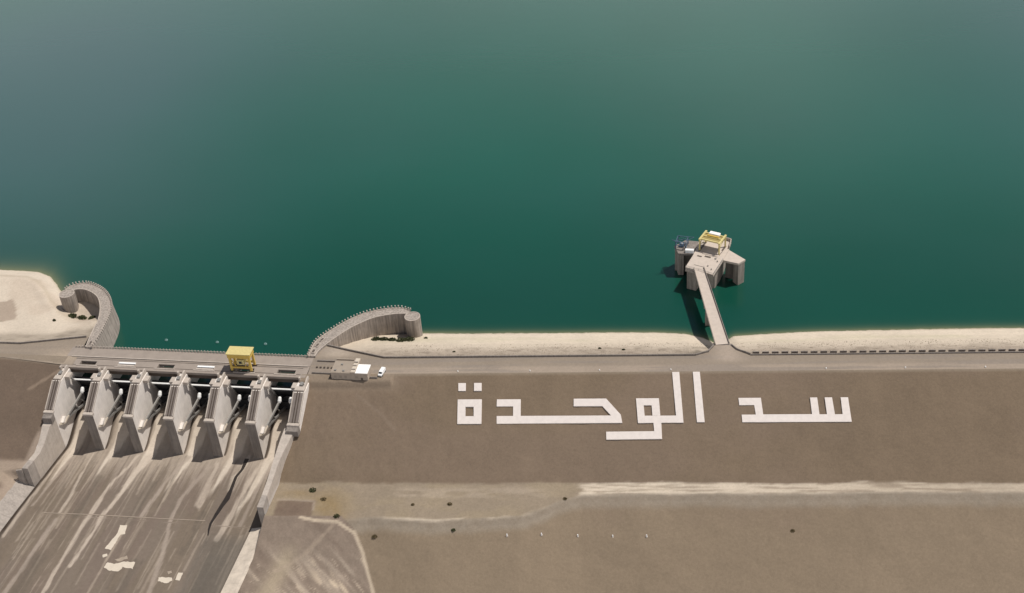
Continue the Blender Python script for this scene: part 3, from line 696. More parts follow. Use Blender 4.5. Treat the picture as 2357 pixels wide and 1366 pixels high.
# bridge deck over the bays
br = sp_empty('spillway_bridge', 0, 0); tag(br, 'concrete road bridge across the spillway with slots in its deck', 'bridge')
U0, U1 = -24.5, 106.0
d_ = MB(); d_.side([(0, -1.3), (7.6, -1.3), (7.6, 0.03), (0, 0.03)], U0, U1); d_.build('road_slab', M['deck_concrete'], br)
for (v0, v1, nm) in ((7.6, 10.9, 'service_slab'), (14.3, 16.4, 'front_slab')):
    MB().side([(v0, -1.5), (v1, -1.5), (v1, -.12), (v0, -.12)], U0, U1).build(nm, M['deck_concrete'], br)
MB().side([(15.3, -3.6), (16.2, -3.6), (16.2, -1.5), (15.3, -1.5)], U0 + 2, U1 - 1).build('front_beam', M['dark_concrete'], br)  # dark colour paints the shade on the downstream face
MB().side([(.3, -3.4), (1.3, -3.4), (1.3, -1.3), (.3, -1.3)], U0 + 2, U1 - 1).build('back_beam', M['grey_concrete'], br)
MB().side([(7.55, .03), (8.05, .03), (8.05, .42), (7.55, .42)], U0 + 3, U1 - 1).build('kerb', M['pale_concrete'], br)
for k in range(7):                                     # deck over each pier between the slots
    c = pier_u[k] + (.5 if k == 6 else 0)
    a, b2 = c - 6.2, c + 6.2
    if k == 0: a = U0
    if k == 6: b2 = U1
    MB().side([(10.9, -1.5), (14.3, -1.5), (14.3, -.12), (10.9, -.12)], a, b2).build('pier_deck', M['deck_concrete'], br)
for k in range(6):
    c = pier_u[k] + PITCH / 2 + (.2 if k == 5 else 0); a, b2 = c - 4.2, c + 4.2
    MB().side([(14.35, -.118), (14.85, -.118), (14.85, .2), (14.35, .2)], a - 1.5, b2 + 1.5).build('slot_kerb', M['pale_concrete'], br)
    if k in (1, 3):
        for j in range(2):
            MB().side([(10.95 + j * 1.9, -.5), (12.1 + j * 1.9, -.5), (12.1 + j * 1.9, .25), (10.95 + j * 1.9, .25)], a - .3, b2 + .3).build('slot_cover', M['white_steel'] if j == 0 else M['pale_concrete'], br)
    MB().side([(10.9, -2.2), (14.3, -2.2), (14.3, -1.7), (10.9, -1.7)], a - .1, b2 + .1).build('slot_floor', M['brown_steel'], br)
pm = MB().box(-.22, .22, -.2, .2, 0, 1.25).data('post', M['pale_concrete'])
nu = int((U1 - U0) / 1.75)
for i in range(nu + 1): instance('post', pm, br, (U0 + 2 + i * 1.72, -.25, .03))
MB().side([(.15, .75), (.35, .75), (.35, .95), (.15, .95)], U0 + 2, U1).build('rail', M['pale_concrete'], br)
for v_ in (9.1, 14.0): MB().side([(v_, -.118), (v_ + .18, -.118), (v_ + .18, .02), (v_, .02)], U0 + 6, U1 - 3).build('crane_rail', M['brown_steel'], br)

# gantry crane
gc = sp_empty('gantry_crane', 72.6, 11.0, -.1); tag(gc, 'yellow gantry crane standing on the spillway bridge deck', 'gantry crane')
def crane_parts(r):
    for (x, y) in ((-5, -2.6), (5, -2.6), (-5, 2.4), (5, 2.4)):
        MB().box(x - .55, x + .55, y - .5, y + .5, .7, 8.6).build('leg', M['yellow'], r, .05)
        MB().box(x - 1.2, x + 1.2, y - .4, y + .4, .15, .75).build('bogie', M['brown_steel'], r, .05)
    for y in (-2.6, 2.4): MB().box(-5.6, 5.6, y - .45, y + .45, 2.2, 3.0).build('sill_beam', M['yellow'], r)
    MB().box(-5.9, 5.9, -3.2, 2.9, 8.3, 10.8).build('machinery_house', M['yellow'], r, .15)
    MB().box(-6.3, 6.3, -3.5, 3.2, 10.8, 11.2).build('roof', M['pale_yellow'], r, .06)
    c = MB().box(-1.9, 1.9, -2.4, 1.2, 3.9, 6.9).build('operator_cab', M['pale_yellow'], r, .08)
    MB().box(-.75, .75, -2.47, -2.42, 4.6, 6.1).build('window', M['glass'], c)
    bx = MB(); bx.bar((-5, -2.6, 8.3), (-2.4, -2.6, 3.2), .35); bx.bar((5, -2.6, 8.3), (2.4, -2.6, 3.2), .35); bx.build('brace', M['yellow'], r)
    hx = MB(); hx.tube((0, -.6, 3.9), (0, -.6, 1.4), .12); hx.box(-2.5, 2.5, -1, -.2, .9, 1.4); hx.build('lifting_beam', M['brown_steel'], r)
crane_parts(gc)

# chute side walls
def chute_wall(name, label, side, stations, end_v):
    r = empty(name); tag(r, label, 'retaining wall', 'chute walls')
    vs = np.array([s[0] for s in stations]); tops = np.array([s[1] for s in stations]); th = np.array([s[2] for s in stations])
    for i in range(len(vs) - 1):
        mb = MB(); va, vb = vs[i] + (.03 if i else 0), vs[i + 1]
        f = uL if side < 0 else (lambda v: 101.2 - 0.025 * np.clip(np.asarray(v) - 41, 0, None))
        ring = []
        for v, tp, w in ((va, tops[i], th[i]), (vb, tops[i + 1], th[i + 1])):
            ui = float(f(v)); uo = ui + side * w
            fl = float(wF(v)) - 1.0
            for u_, w_ in ((ui, fl), (ui, tp), (uo, tp), (uo, fl)): ring.append(sw(u_, v, w_))
        mb.add(ring, [(0, 1, 2, 3), (7, 6, 5, 4), (0, 4, 5, 1), (1, 5, 6, 2), (2, 6, 7, 3), (3, 7, 4, 0)])
        mb.build('wall_panel', M['pale_concrete'] if i < len(vs) - 2 else M['concrete'], r)
    return r
chute_wall('chute_wall', 'upper left chute wall with its sunlit face towards the spillway', -1,
           [(41.05, -13.2, 4.6), (46, -14.0, 4.2), (50, -17.0, 3.6), (54, -19.6, 3.2), (58, -21.3, 3.0), (63, -21.5, 3.0), (68.5, -21.8, 3.0)], 68.5)
chute_wall('chute_wall', 'upper right chute wall running down from the right abutment pier', 1,
           [(41.05, -11.6, 5.4), (48, -12.8, 4.6), (55, -14.6, 3.4), (62, -16.4, 2.8), (70, -18.8, 2.6), (78, -20.2, 2.6), (85, -21.0, 3.0)], 85)
hw = MB(); vx = 68.55; ux = float(uL(68.5))
hw.add([sw(ux - 2.9, vx, -36), sw(ux - 6.2, vx, -36), sw(ux - 6.2, vx, -23.0), sw(ux - 2.9, vx, -22.3), sw(ux - 2.9, vx + .7, -36), sw(ux - 6.2, vx + .7, -36), sw(ux - 6.2, vx + .7, -23.0), sw(ux - 2.9, vx + .7, -22.3)],
       [(0, 1, 2, 3), (7, 6, 5, 4), (0, 4, 5, 1), (1, 5, 6, 2), (2, 6, 7, 3), (3, 7, 4, 0)])
o = hw.build('headwall', M['concrete']); tag(o, 'concrete headwall where the upper left chute wall ends', 'headwall')
def lining(label, side, v0, v1, n):
    r = empty('chute_lining'); tag(r, label, 'concrete lining', 'sloping chute linings')
    st = np.linspace(v0, v1, n + 1)
    for i in range(n):
        va, vb = st[i] + .02, st[i + 1] - .02
        ring = []
        for v in (va, vb):
            ui = float(uL(v) if side < 0 else uR(max(v, 85.01))); fl = float(wF(v))
            for du, dw in ((0, -.2), (0, .25), (3.0, .9 if side > 0 else 2.2), (7.2, 2.0 if side > 0 else 4.9), (8.6, 2.05 if side > 0 else 5.0), (8.6, .5)): ring.append(sw(ui + side * du, v, fl + dw))
        k6 = 6
        fs = [tuple(range(5, -1, -1)), tuple(range(6, 12))] + [(j, (j + 1) % 6, 6 + (j + 1) % 6, 6 + j) for j in range(6)]
        MB().add(ring, fs).build('lining_slab', M['lining'] if side > 0 else M['concrete'], r)
    return r
lining('pale sloping lining along the right side of the lower chute', 1, 85.2, 190, 16)
lining('pale sloping lining along the left side of the lower chute', -1, 68.7, 190, 18)

# transverse construction joint, white repair patches, wet trickle
def flat(name, pts, m, label, cat, up=.02, th=.12, group=None, parent=None):
    if name == 'repair_patch':                          # ragged broken edges
        rj = random.Random(int(pts[0][0] * 10)); fine = []
        for p, q in zip(pts, pts[1:] + pts[:1]):
            k = max(2, int(math.hypot(q[0] - p[0], q[1] - p[1]) / .8))
            for i in range(k): fine.append((p[0] + (q[0] - p[0]) * i / k + rj.uniform(-.2, .2), p[1] + (q[1] - p[1]) * i / k + rj.uniform(-.2, .2)))
        pts = fine
    mb = MB(); n = len(pts)
    a = sum(p[0] * q[1] - q[0] * p[1] for p, q in zip(pts, pts[1:] + pts[:1]))
    P = pts if a < 0 else pts[::-1]
    lo = [sw(u_, v_, float(wF(v_)) - .05) for u_, v_ in P]; hi = [sw(u_, v_, float(wF(v_)) + up + th) for u_, v_ in P]
    mb.add(lo + hi, [tuple(range(n - 1, -1, -1)), tuple(range(n, 2 * n))] + [(i, (i + 1) % n, n + (i + 1) % n, n + i) for i in range(n)])
    o = mb.build(name, m, parent)
    if label: tag(o, label, cat, group)
    return o
flat('construction_joint', [(-10.5, 84.0), (13.5, 83.1), (54, 82.6), (71, 82.2), (71, 82.55), (54, 82.95), (13.5, 83.5), (-10.5, 84.35)], M['joint'], 'thin pale joint strip running across the chute floor', 'joint')
PG = 'white repair patches on the chute floor'
flat('repair_patch', [(30.6, 88.4), (34.0, 88.4), (35.1, 93.8), (33.2, 94.0), (32.5, 103.3), (29.0, 102.9), (31.5, 93.1)], M['patch'], 'long narrow white repair patch on the chute floor', 'patch', group=PG)
flat('repair_patch', [(29.5, 106.5), (31.6, 105.3), (32.4, 106.9), (30.4, 107.9)], M['patch'], 'tiny white repair patch just below the long narrow one', 'patch', group=PG)
flat('repair_patch', [(33.0, 113.3), (33.9, 110.3), (37.3, 111.3), (41.3, 109.3), (46.8, 109.2), (47.1, 113.0), (42.1, 112.5), (41.2, 115.0), (36.7, 115.0)], M['patch'], 'largest ragged white repair patch in the middle of the chute', 'patch', group=PG)
flat('repair_patch', [(36.7, 108.7), (41.5, 105.9), (42.6, 107.6), (38.5, 109.7)], M['joint'], 'dull pale patch touching the top of the largest white patch', 'patch', group=PG)
flat('repair_patch', [(61.1, 116.5), (67.6, 116.2), (68.0, 117.7), (66.1, 119.7), (61.7, 118.6)], M['patch'], 'flat white patch low on the chute left of a short upright one', 'patch', group=PG)
flat('repair_patch', [(63.8, 113.1), (65.6, 112.3), (66.3, 113.5), (64.9, 114.6)], M['joint'], 'small dull spot above the flat white patch low on the chute', 'patch', group=PG)
flat('repair_patch', [(69.2, 113.2), (71.6, 113.3), (71.5, 117.4), (69.3, 117.4)], M['patch'], 'short upright white patch low on the right of the chute', 'patch', group=PG)
cr_ = [(78.2, 41.6), (78.1, 48.8), (76.6, 54), (76.9, 62), (76.8, 68.3), (75.8, 73), (75.1, 77.5), (74.6, 81), (74.2, 83.8), (74.6, 87.5), (75.4, 91)]
wd = [1.1, .7, .75, .8, 1.4, 1.05, .95, .7, .6, .5, .25]
flat('water_trickle', [(u_ - w_, v_) for (u_, v_), w_ in zip(cr_, wd)] + [(u_ + w_, v_) for (u_, v_), w_ in list(zip(cr_, wd))[::-1]], M['wet'], 'dark wet trickle winding down the chute from the rightmost pier', 'water trickle', up=.01, th=.02)

# ================================================================ APPROACH WALLS
def smooth_path(pts, n):
    P = np.array(pts, float); d = np.r_[0, np.cumsum(np.hypot(*np.diff(P, axis=0).T))]
    out = []
    for t_ in np.linspace(0, d[-1], n):
        i = min(max(np.searchsorted(d, t_) - 1, 0), len(P) - 2); f = (t_ - d[i]) / (d[i + 1] - d[i])
        p0, p1, p2, p3 = P[max(i - 1, 0)], P[i], P[i + 1], P[min(i + 2, len(P) - 1)]
        out.append(.5 * ((2 * p1) + (p2 - p0) * f + (2 * p0 - 5 * p1 + 4 * p2 - p3) * f * f + (3 * p1 - p0 - 3 * p2 + p3) * f ** 3))
    return np.array(out)
def approach(label, outer, inner, cyl, cr_r, holes, batter):
    r = empty('approach_wall'); tag(r, label, 'retaining wall', 'curved approach walls')
    n = 26
    O_ = smooth_path(outer, n); I_ = smooth_path(inner, n)
    zt = 1.0
    mb = MB(); vs = []; fs = []
    for i in range(n):
        nn = (O_[i] - I_[i]) / np.linalg.norm(O_[i] - I_[i])
        ob = O_[i] + nn * batter * 1.0
        vs += [(I_[i][0], I_[i][1], -20), (I_[i][0], I_[i][1], zt), (O_[i][0], O_[i][1], zt), (ob[0], ob[1], -20)]
    for i in range(n - 1):
        a = 4 * i; c = a + 4
        fs += [(a, a + 1, c + 1, c), (a + 1, a + 2, c + 2, c + 1), (a + 2, a + 3, c + 3, c + 2)]
    fs += [(0, 1, 2, 3), (4 * n - 1, 4 * n - 2, 4 * n - 3, 4 * n - 4)]
    mb.add(vs, fs); mb.build('wall_body', M['wall_concrete'], r)
    for path, nm, h, w in ((O_, 'outer_kerb', .3, .5), (I_, 'inner_kerb', .22, .4)):
        kb = MB(); other = I_ if path is O_ else O_
        for i in range(n - 1):
            a, b_ = Vector((*path[i], zt + h / 2)), Vector((*path[i + 1], zt + h / 2))
            ofs = Vector((*(other[i] - path[i]), 0)).normalized() * (w / 2)
            kb.bar(a + ofs, b_ + ofs, w, h)
        kb.build(nm, M['pale_concrete'], r)
    L = np.sum(np.hypot(*np.diff(O_, axis=0).T)); m_ = int(L / 1.75)
    F = smooth_path(outer, m_)
    pm2 = MB().box(-.28, .28, -.28, .28, 0, 1.1).data('post', M['pale_concrete'])
    for p_ in F: instance('post', pm2, r, (p_[0] , p_[1], zt + .3))
    cx, cy = cyl
    cc = MB(); cc.tube((cx, cy, -16), (cx, cy, zt + .02), cr_r, cr_r, 28); cc.build('end_cylinder', M['wall_concrete'], r)
    rg = MB()
    for k in range(28):
        a0, a1 = 2 * math.pi * k / 28, 2 * math.pi * (k + 1) / 28
        rg.bar((cx + (cr_r - .2) * math.cos(a0), cy + (cr_r - .2) * math.sin(a0), zt + .16), (cx + (cr_r - .2) * math.cos(a1), cy + (cr_r - .2) * math.sin(a1), zt + .16), .4, .28)
    rg.build('cylinder_kerb', M['pale_concrete'], r)
    for (x, y, rz, a, b_) in holes:
        hb = MB(); hb.box(-a, a, -b_, b_, zt + .02, zt + .5); o = hb.build('hatch_frame', M['pale_concrete'], r); o.location = (x, y, 0); o.rotation_euler = (0, 0, rz)
        o2 = MB().box(-a + .3, a - .3, -b_ + .3, b_ - .3, zt + .5, zt + .54).build('hatch', M['brown_steel'], o)
    return r
approach('curved concrete approach wall right of the spillway, ending in a round tower over the beach',
         [(-40.2, 1.5), (-40, 6.5), (-38.8, 13.5), (-35.3, 19.5), (-31.8, 24), (-27.8, 28.8), (-23.1, 33.4), (-17.1, 37.6), (-8.7, 40.8), (.3, 42), (6.5, 39.5)],
         [(-36.5, 1.2), (-35.6, 5.5), (-33.2, 10), (-30.4, 14.5), (-28.2, 17.6), (-25.2, 21.5), (-20.8, 26.4), (-13.2, 32.4), (-6, 35.2), (.5, 36.4), (5, 36.2)],
         (8.2, 33.8), 4.1, [(-35.6, 14.4, 1.05, 1.4, .9), (-37.0, 10.0, 1.15, 1.4, .9), (-38.0, 5.0, 1.4, 1.5, 1.0)], .6)
approach('curved concrete approach wall left of the spillway, hooking round to a round tower on the sandy bank',
         [(-156.2, 10.5), (-155.3, 18), (-155.2, 27), (-156.2, 40), (-159.2, 50), (-164.7, 59), (-171.8, 65.6), (-180.5, 69.6), (-188, 67.8), (-190.5, 63.5)],
         [(-159.8, 11), (-160.6, 18), (-161.2, 27), (-161.8, 36), (-164.6, 46.2), (-168.9, 55), (-174.5, 60.5), (-180.2, 63.4), (-184.5, 63.2), (-186.5, 61.5)],
         (-188.3, 59.4), 4.2, [(-158.0, 14, 1.6, 1.5, .9)], 1.9)

# ================================================================ CREST PARAPETS
def parapet(label, pts, h, w, m, zz=0.0, seg=None):
    r = empty('parapet_wall'); tag(r, label, 'parapet wall')
    for (x0, y0), (x1, y1) in zip(pts[:-1], pts[1:]):
        L = math.hypot(x1 - x0, y1 - y0); n = max(1, int(L / (seg or 12)))
        for i in range(n):
            a = (x0 + (x1 - x0) * i / n, y0 + (y1 - y0) * i / n); b_ = (x0 + (x1 - x0) * (i + 1) / n, y0 + (y1 - y0) * (i + 1) / n)
            dx_, dy_ = (b_[0] - a[0]) / L * n * .03, (b_[1] - a[1]) / L * n * .03
            MB().bar((a[0] + dx_, a[1] + dy_, zz + h / 2 - .3), (b_[0] - dx_, b_[1] - dy_, zz + h / 2 - .3), w, h + .6).build('wall_panel', m, r)
    return r
parapet('long low parapet wall along the crest from the spillway to the footbridge', [(-32.2, 11.0), (-20.4, 6.8), (-1.3, .5), (152, .2), (158.3, 3.0), (161.2, 7.6)], .95, .5, M['grey_concrete'])
parapet('low parapet wall along the left bank crest road', [(-330, 12), (-208, 16.3), (-197, 15.6), (-163, 20.7)], .95, .5, M['grey_concrete'])
r = empty('guard_wall'); tag(r, 'gapped guard wall along the crest road right of the footbridge', 'guard wall')
for (a, b_) in (((169.8, 8.0), (172.2, 4.4)), ((172.2, 4.4), (178.4, .6))): MB().bar((*a, .25), (*b_, .25), .4, 1.2).build('wing_panel', M['grey_concrete'], r)
pmesh = MB().box(-1.6, 1.6, -.2, .2, -.4, .7).data('panel', M['grey_concrete'])
for i in range(58): instance('panel', pmesh, r, (181 + i * 4.6, 1.9, 0))
MB().box(178.4, 446, -.2, .2, -.4, .7).build('kerb', M['grey_concrete'], r)

# ================================================================ LETTERS on the slope (d = metres down the face from the crest edge)
def slope_pt(s_, d_, up=0.0):
    c5, s5 = 2 / math.sqrt(5), 1 / math.sqrt(5)
    return (s_, -12 - d_ * c5 - up * s5, -d_ * s5 + up * c5)
def glyph(label, polys, d0=0.0):
    r = empty('letter', slope_pt(polys[0][0][0], polys[0][0][1])); tag(r, label, 'letter', 'white Arabic letters on the dam slope')
    base = Vector(r.location)
    mb = MB()
    for P in polys:
        n = len(P); a = sum(p[0] * q[1] - q[0] * p[1] for p, q in zip(P, P[1:] + P[:1]))
        P = P if a < 0 else P[::-1]
        lo = [Vector(slope_pt(x, y, -.6)) - base for x, y in P]; hi = [Vector(slope_pt(x, y, .55)) - base for x, y in P]
        mb.add(lo + hi, [tuple(range(n - 1, -1, -1)), tuple(range(n, 2 * n))] + [(i, (i + 1) % n, n + (i + 1) % n, n + i) for i in range(n)])
    o = mb.build('stroke', M['letter'], r, .06)
    return r
def ring(o, i):                                        # rectangle with a rectangular hole as four strokes
    (a, b_, c, d) = o; (e, f, g, h) = i
    return [[a, b_, f, e], [b_, c, g, f], [c, d, h, g], [d, a, e, h]]
glyph('white square ring letter with two dots above it, at the left end of the word', ring([(37.8, 14.1), (49.5, 14.1), (49.9, 26.8), (38.3, 26.8)], [(41.8, 18.0), (45.7, 18.0), (46.0, 22.8), (42.0, 22.8)]))
glyph('left of the two white square dots above the ring letter', [[(37.6, 5.5), (41.3, 5.5), (41.5, 9.7), (37.9, 9.7)]])
glyph('right of the two white square dots above the ring letter', [[(45.3, 5.5), (49.0, 5.5), (49.2, 9.7), (45.5, 9.7)]])
glyph('long white joined letter pair with a slanted corner and a small hook', [
    [(56.8, 14.2), (68.3, 14.2), (68.5, 22.8), (111.3, 22.8), (107.2, 18.0), (93.6, 18.0), (93.6, 14.1), (109.0, 14.1), (115.9, 22.4), (116.6, 26.6), (57.2, 26.8), (57.0, 22.8), (64.9, 22.8), (64.7, 17.9), (56.8, 17.9)]])
glyph('white looped letter with a low tail joined to a tall upright stroke', [
    [(123.1, 14.1), (133.9, 14.1), (133.6, 17.7), (126.7, 17.7), (127.1, 23.0), (126.9, 26.7), (123.9, 26.7)],
    [(130.4, 17.7), (133.6, 17.7), (133.9, 14.1), (134.4, 23.0), (130.7, 23.0)],
    [(127.1, 23.0), (141.7, 23.0), (140.4, .5), (143.8, .5), (145.1, 26.6), (134.8, 26.6), (135.0, 34.7), (109.1, 35.0), (109.0, 31.0), (131.4, 30.8), (131.1, 26.6), (126.9, 26.7)]])
glyph('single tall white upright stroke standing alone near the crest edge', [[(150.2, .5), (153.5, .5), (154.9, 26.4), (151.3, 26.4)]])
glyph('white joined letters with three upright teeth at the right end of the word', [
    [(171.0, 14.2), (181.4, 14.2), (182.0, 22.6), (204.3, 22.6), (204.0, 14.2), (207.3, 14.2), (207.7, 22.7), (211.1, 22.7), (210.7, 14.2), (214.1, 14.2), (214.7, 22.7), (218.2, 22.7), (218.0, 14.2), (221.4, 14.2), (222.0, 26.5), (172.2, 26.5), (172.1, 22.7), (178.6, 22.7), (178.1, 17.9), (171.2, 17.9)]])

# ================================================================ CONTROL BUILDING
cb_ = sp_empty('control_building', 128.5, 11.0, 0); tag(cb_, 'low control building with a white roof block beside the spillway', 'building')
x0, x1 = -8.9, 9.6; yf = -5.1; H = 3.9
MB().box(x0, 1.0, yf, 5.2, -2.2, H).build('left_wing', M['wall_render'], cb_, .05)
MB().box(3.6, x1, yf + .01, 1.6, -2.2, H).build('right_wing', M['wall_render'], cb_, .05)
MB().box(1.02, 3.58, yf + .015, 6.2, -2.2, H + .5).build('stair_block', M['wall_render'], cb_, .05)
MB().box(x0 + .25, .9, yf + .3, 4.9, H, H + .12).build('roof', M['roof_grey'], cb_)
rf = MB().box(3.5, x1 + .15, yf - .15, 1.75, H + .02, H + .4).build('roof', M['white_roof'], cb_, .04)
MB().box(x0 + .5, .6, 4.4, 4.75, H + .12, H + 1.0).build('parapet', M['wall_render'], cb_)
sb = MB().box(1.3, 3.3, yf + .4, 5.9, H + .5, H + .62).build('roof', M['cream'], cb_)
for i, y in enumerate((-3.2, -.2, 2.4)): MB().box(1.35, 3.25, y, y + .55, H + .62, H + 1.3).build('rooflight', M['pale_concrete'], sb)
for x, z0, z1, w in ((6.6, -1.0, 1.3, 1.1),): 
    dr = MB().box(x - w / 2, x + w / 2, yf - .04, yf - .005, z0, z1).build('door', M['brown_steel'], cb_)
    MB().box(x + .25, x + .33, yf - .1, yf - .042, .0, .25).build('handle', M['grey_steel'], dr)
for x in (-6.8, -4.2, -1.6, 3.9):
    wn_ = MB().box(x - .65, x + .65, yf - .03, yf - .006, .9, 2.2).build('window', M['roof_grey'], cb_)
    MB().box(x - .75, x + .75, yf - .09, yf - .035, .78, .9).build('sill', M['wall_render'], wn_)
for x, y in ((-6.8, -3.6), (-2.6, -3.8), (-4.6, 1.0)): 
    vn = MB(); vn.box(x - .5, x + .5, y - .4, y + .4, H + .12, H + .7); vn.build('roof_vent', M['grey_steel'], cb_, .04)
MB().box(x1, x1 + .03, -4.2, -3.0, -1.2, 1.0).build('side_door', M['cream'], cb_)
yd = sp_empty('service_yard', 113.4, 8.0, 0); tag(yd, 'grey walled service yard between the abutment and the control building', 'service yard')
MB().box(-4.6, 4.6, -4.6, 4.6, -2.0, -.1).build('yard_slab', concrete('yard_lavender', alb(150, 141, 137), .1, .5), yd)
for y0_, y1_ in ((4.6, 5.0), (-5.0, -4.6)): MB().box(-4.8, 4.8, y0_, y1_, -2.2, .8).build('yard_wall', M['grey_concrete'], yd)
for i in range(5): MB().box(-4 + i * 1.9, -3.1 + i * 1.9, -.6, .2, -.1, .7).build('drum', M['brown_steel'], yd, .1)

# parked van
vn = sp_empty('parked_van', 143.7, 10.6, 0); vn.rotation_euler = (0, 0, ANG - .16); tag(vn, 'small white van parked off the end of the control building', 'van')
bd = MB(); bd.add([(-1, -2.7, .45), (1, -2.7, .45), (1, 2.7, .45), (-1, 2.7, .45), (-1, -2.7, 1.15), (1, -2.7, 1.15), (1, 2.7, 2.15), (-1, 2.7, 2.15), (-.92, -1.2, 2.2), (.92, -1.2, 2.2), (-.98, -1.9, 1.3), (.98, -1.9, 1.3)],
                  [(3, 2, 1, 0), (0, 1, 5, 4), (4, 5, 11, 10), (10, 11, 9, 8), (8, 9, 6, 7), (2, 3, 7, 6), (1, 2, 6, 9, 11, 5), (3, 0, 4, 10, 8, 7)])
bd.build('body', M['white_steel'], vn, .05)
MB().add([(-.8, -1.87, 1.42), (.8, -1.87, 1.42), (.78, -1.3, 2.1), (-.78, -1.3, 2.1)], [(0, 1, 2, 3)]).build('windscreen', M['glass'], vn)
for x in (-1.0, 1.0):
    for y in (-1.75, 1.7):
        w_ = MB(); w_.tube((x - .11, y, .36), (x + .11, y, .36), .36, .36, 14); o = w_.build('wheel', M['rubber'], vn)
lw_ = sp_empty('boundary_wall', 140.4, 14.4, 0); tag(lw_, 'short low dark wall between the control building and the white van', 'wall')
MB().box(-1.9, 1.9, -.2, .2, -.6, .9).build('wall_panel', M['grey_concrete'], lw_)

# ================================================================ INTAKE TOWER
DZ = 2.5
tw = empty('intake_tower', (163, 86, WATER)); tag(tw, 'three-lobed concrete intake tower standing in the water with a yellow gantry on top', 'intake tower')
def tp(pts): return [(x - 163, y - 86) for x, y in pts]
zt = DZ - WATER
def ccw(p):
    return p if sum(a[0] * b_[1] - b_[0] * a[1] for a, b_ in zip(p, p[1:] + p[:1])) > 0 else p[::-1]
def slab(nm, pts, z0, z1, m, bev=.08): return MB().prism(ccw(tp(pts)), z0, z1).build(nm, m, tw, bev)
MAIN = [(149.8, 73.4), (156.5, 69.9), (164, 65.4), (169.8, 79.3), (173.5, 89.2), (175.4, 97.4), (171.4, 99.8), (160, 103), (158, 98.3), (154.7, 85.9)]
slab('main_deck', MAIN, zt - 1.3, zt, M['tower_deck'])
slab('right_wing_deck', [(169.85, 79.3), (177.7, 75.8), (181.7, 79.5), (173.6, 89.2)], zt - 1.4, zt - .05, M['tower_deck'])
slab('left_wing_deck', [(154.6, 85.9), (146.4, 86.7), (144.5, 94.2), (150.6, 99.7), (157.9, 98.3)], zt - 1.4, zt - .1, M['grey_concrete'])
B = -10.0
slab('core_shaft', [(155.5, 78), (162, 73.5), (165.5, 74.0), (169, 82), (171.5, 90), (173, 97), (161, 100), (157.5, 90)], B, zt - 1.3, M['wall_concrete'])
slab('front_pier', [(150.6, 74.2), (155.4, 71.8), (157.2, 75.5), (152.4, 78)], B, zt - 1.3, M['wall_concrete'])
slab('right_pier', [(177.6, 76.4), (178.0, 76.3), (181.4, 79.4), (178.6, 82.8), (175.4, 79.8)], B, zt - 1.4, M['wall_concrete'])
slab('right_pier', [(171.6, 84.2), (175.4, 82.2), (178.4, 83.2), (174.2, 88.2)], B, zt - 1.4, M['grey_concrete'])
slab('left_pier', [(146.6, 87.2), (149.4, 86.9), (149.8, 90), (146.0, 91)], B, zt - 1.4, M['wall_concrete'])
slab('left_pier', [(144.9, 91.6), (147.3, 91.2), (151, 98.8), (150.4, 99.2), (144.9, 94.2)], B, zt - 1.4, M['wall_concrete'])
slab('left_wall', [(149.9, 90.5), (156, 89.5), (157.5, 97), (151.5, 97.5)], B, zt - 1.4, M['grey_concrete'])
slab('ledge', [(149.6, 73.0), (156.2, 69.5), (156.5, 70.1), (149.9, 73.6)], zt - 2.6, zt - 1.32, M['tower_concrete'])
def L3(x, y, z): return (x - 163, y - 86, z)
e1 = Vector((.9, -.436, 0)); e2 = Vector((.436, .9, 0))
# parapet at the back corner, low walls on deck
pb = MB(); pb.bar(L3(173.8, 90.2, zt + .9), L3(175.3, 97.2, zt + .9), .4, 1.8); pb.bar(L3(175.2, 97.3, zt + .9), L3(171.5, 99.6, zt + .9), .4, 1.8); pb.build('back_parapet', M['tower_concrete'], tw)
fp = MB()
for a, b_ in zip(MAIN[:4], MAIN[1:4]): 
    for z_ in (.55, 1.05): fp.bar(L3(*a, zt + z_), L3(*b_, zt + z_), .09)
    d_ = Vector((b_[0] - a[0], b_[1] - a[1], 0)); nn = int(d_.length / 2.2)
    for i in range(nn + 1):
        q = (a[0] + d_.x * i / nn, a[1] + d_.y * i / nn); fp.bar(L3(*q, zt), L3(*q, zt + 1.1), .1)
fp.build('handrail', M['grey_steel'], tw)
# hatches and marks across the deck
def deckbox(nm, c, hx_, hy_, z0, z1, m, ang=-.45):
    ca, sa = math.cos(ang), math.sin(ang); P = [(c[0] + x * ca - y * sa, c[1] + x * sa + y * ca) for x, y in ((-hx_, -hy_), (hx_, -hy_), (hx_, hy_), (-hx_, hy_))]
    return slab(nm, P, z0, z1, m, .04)
deckbox('deck_hatch', (162.0, 82.6), 1.7, .7, zt + .01, zt + .12, M['brown_steel'])
deckbox('deck_hatch', (157.6, 83.4), 1.3, .55, zt + .01, zt + .12, M['brown_steel'])
deckbox('deck_hatch', (166.0, 80.4), .5, .45, zt + .01, zt + .5, M['grey_steel'])
deckbox('expansion_joint', (156.7, 74.2), 2.6, .18, zt + .005, zt + .05, M['dark'])
deckbox('deck_slab_pad', (164.6, 86.8), 4.4, 3.2, zt + .01, zt + .35, M['tower_deck'])
for x, y in ((161.6, 73.5), (163.2, 70.2), (166.8, 77.6)): deckbox('bollard', (x, y), .25, .25, zt + .01, zt + .8, M['grey_steel'])
deckbox('switch_cabinet', (152.5, 87.6), 2.3, .9, zt - .1, zt + 1.7, M['white_steel'], -.12)

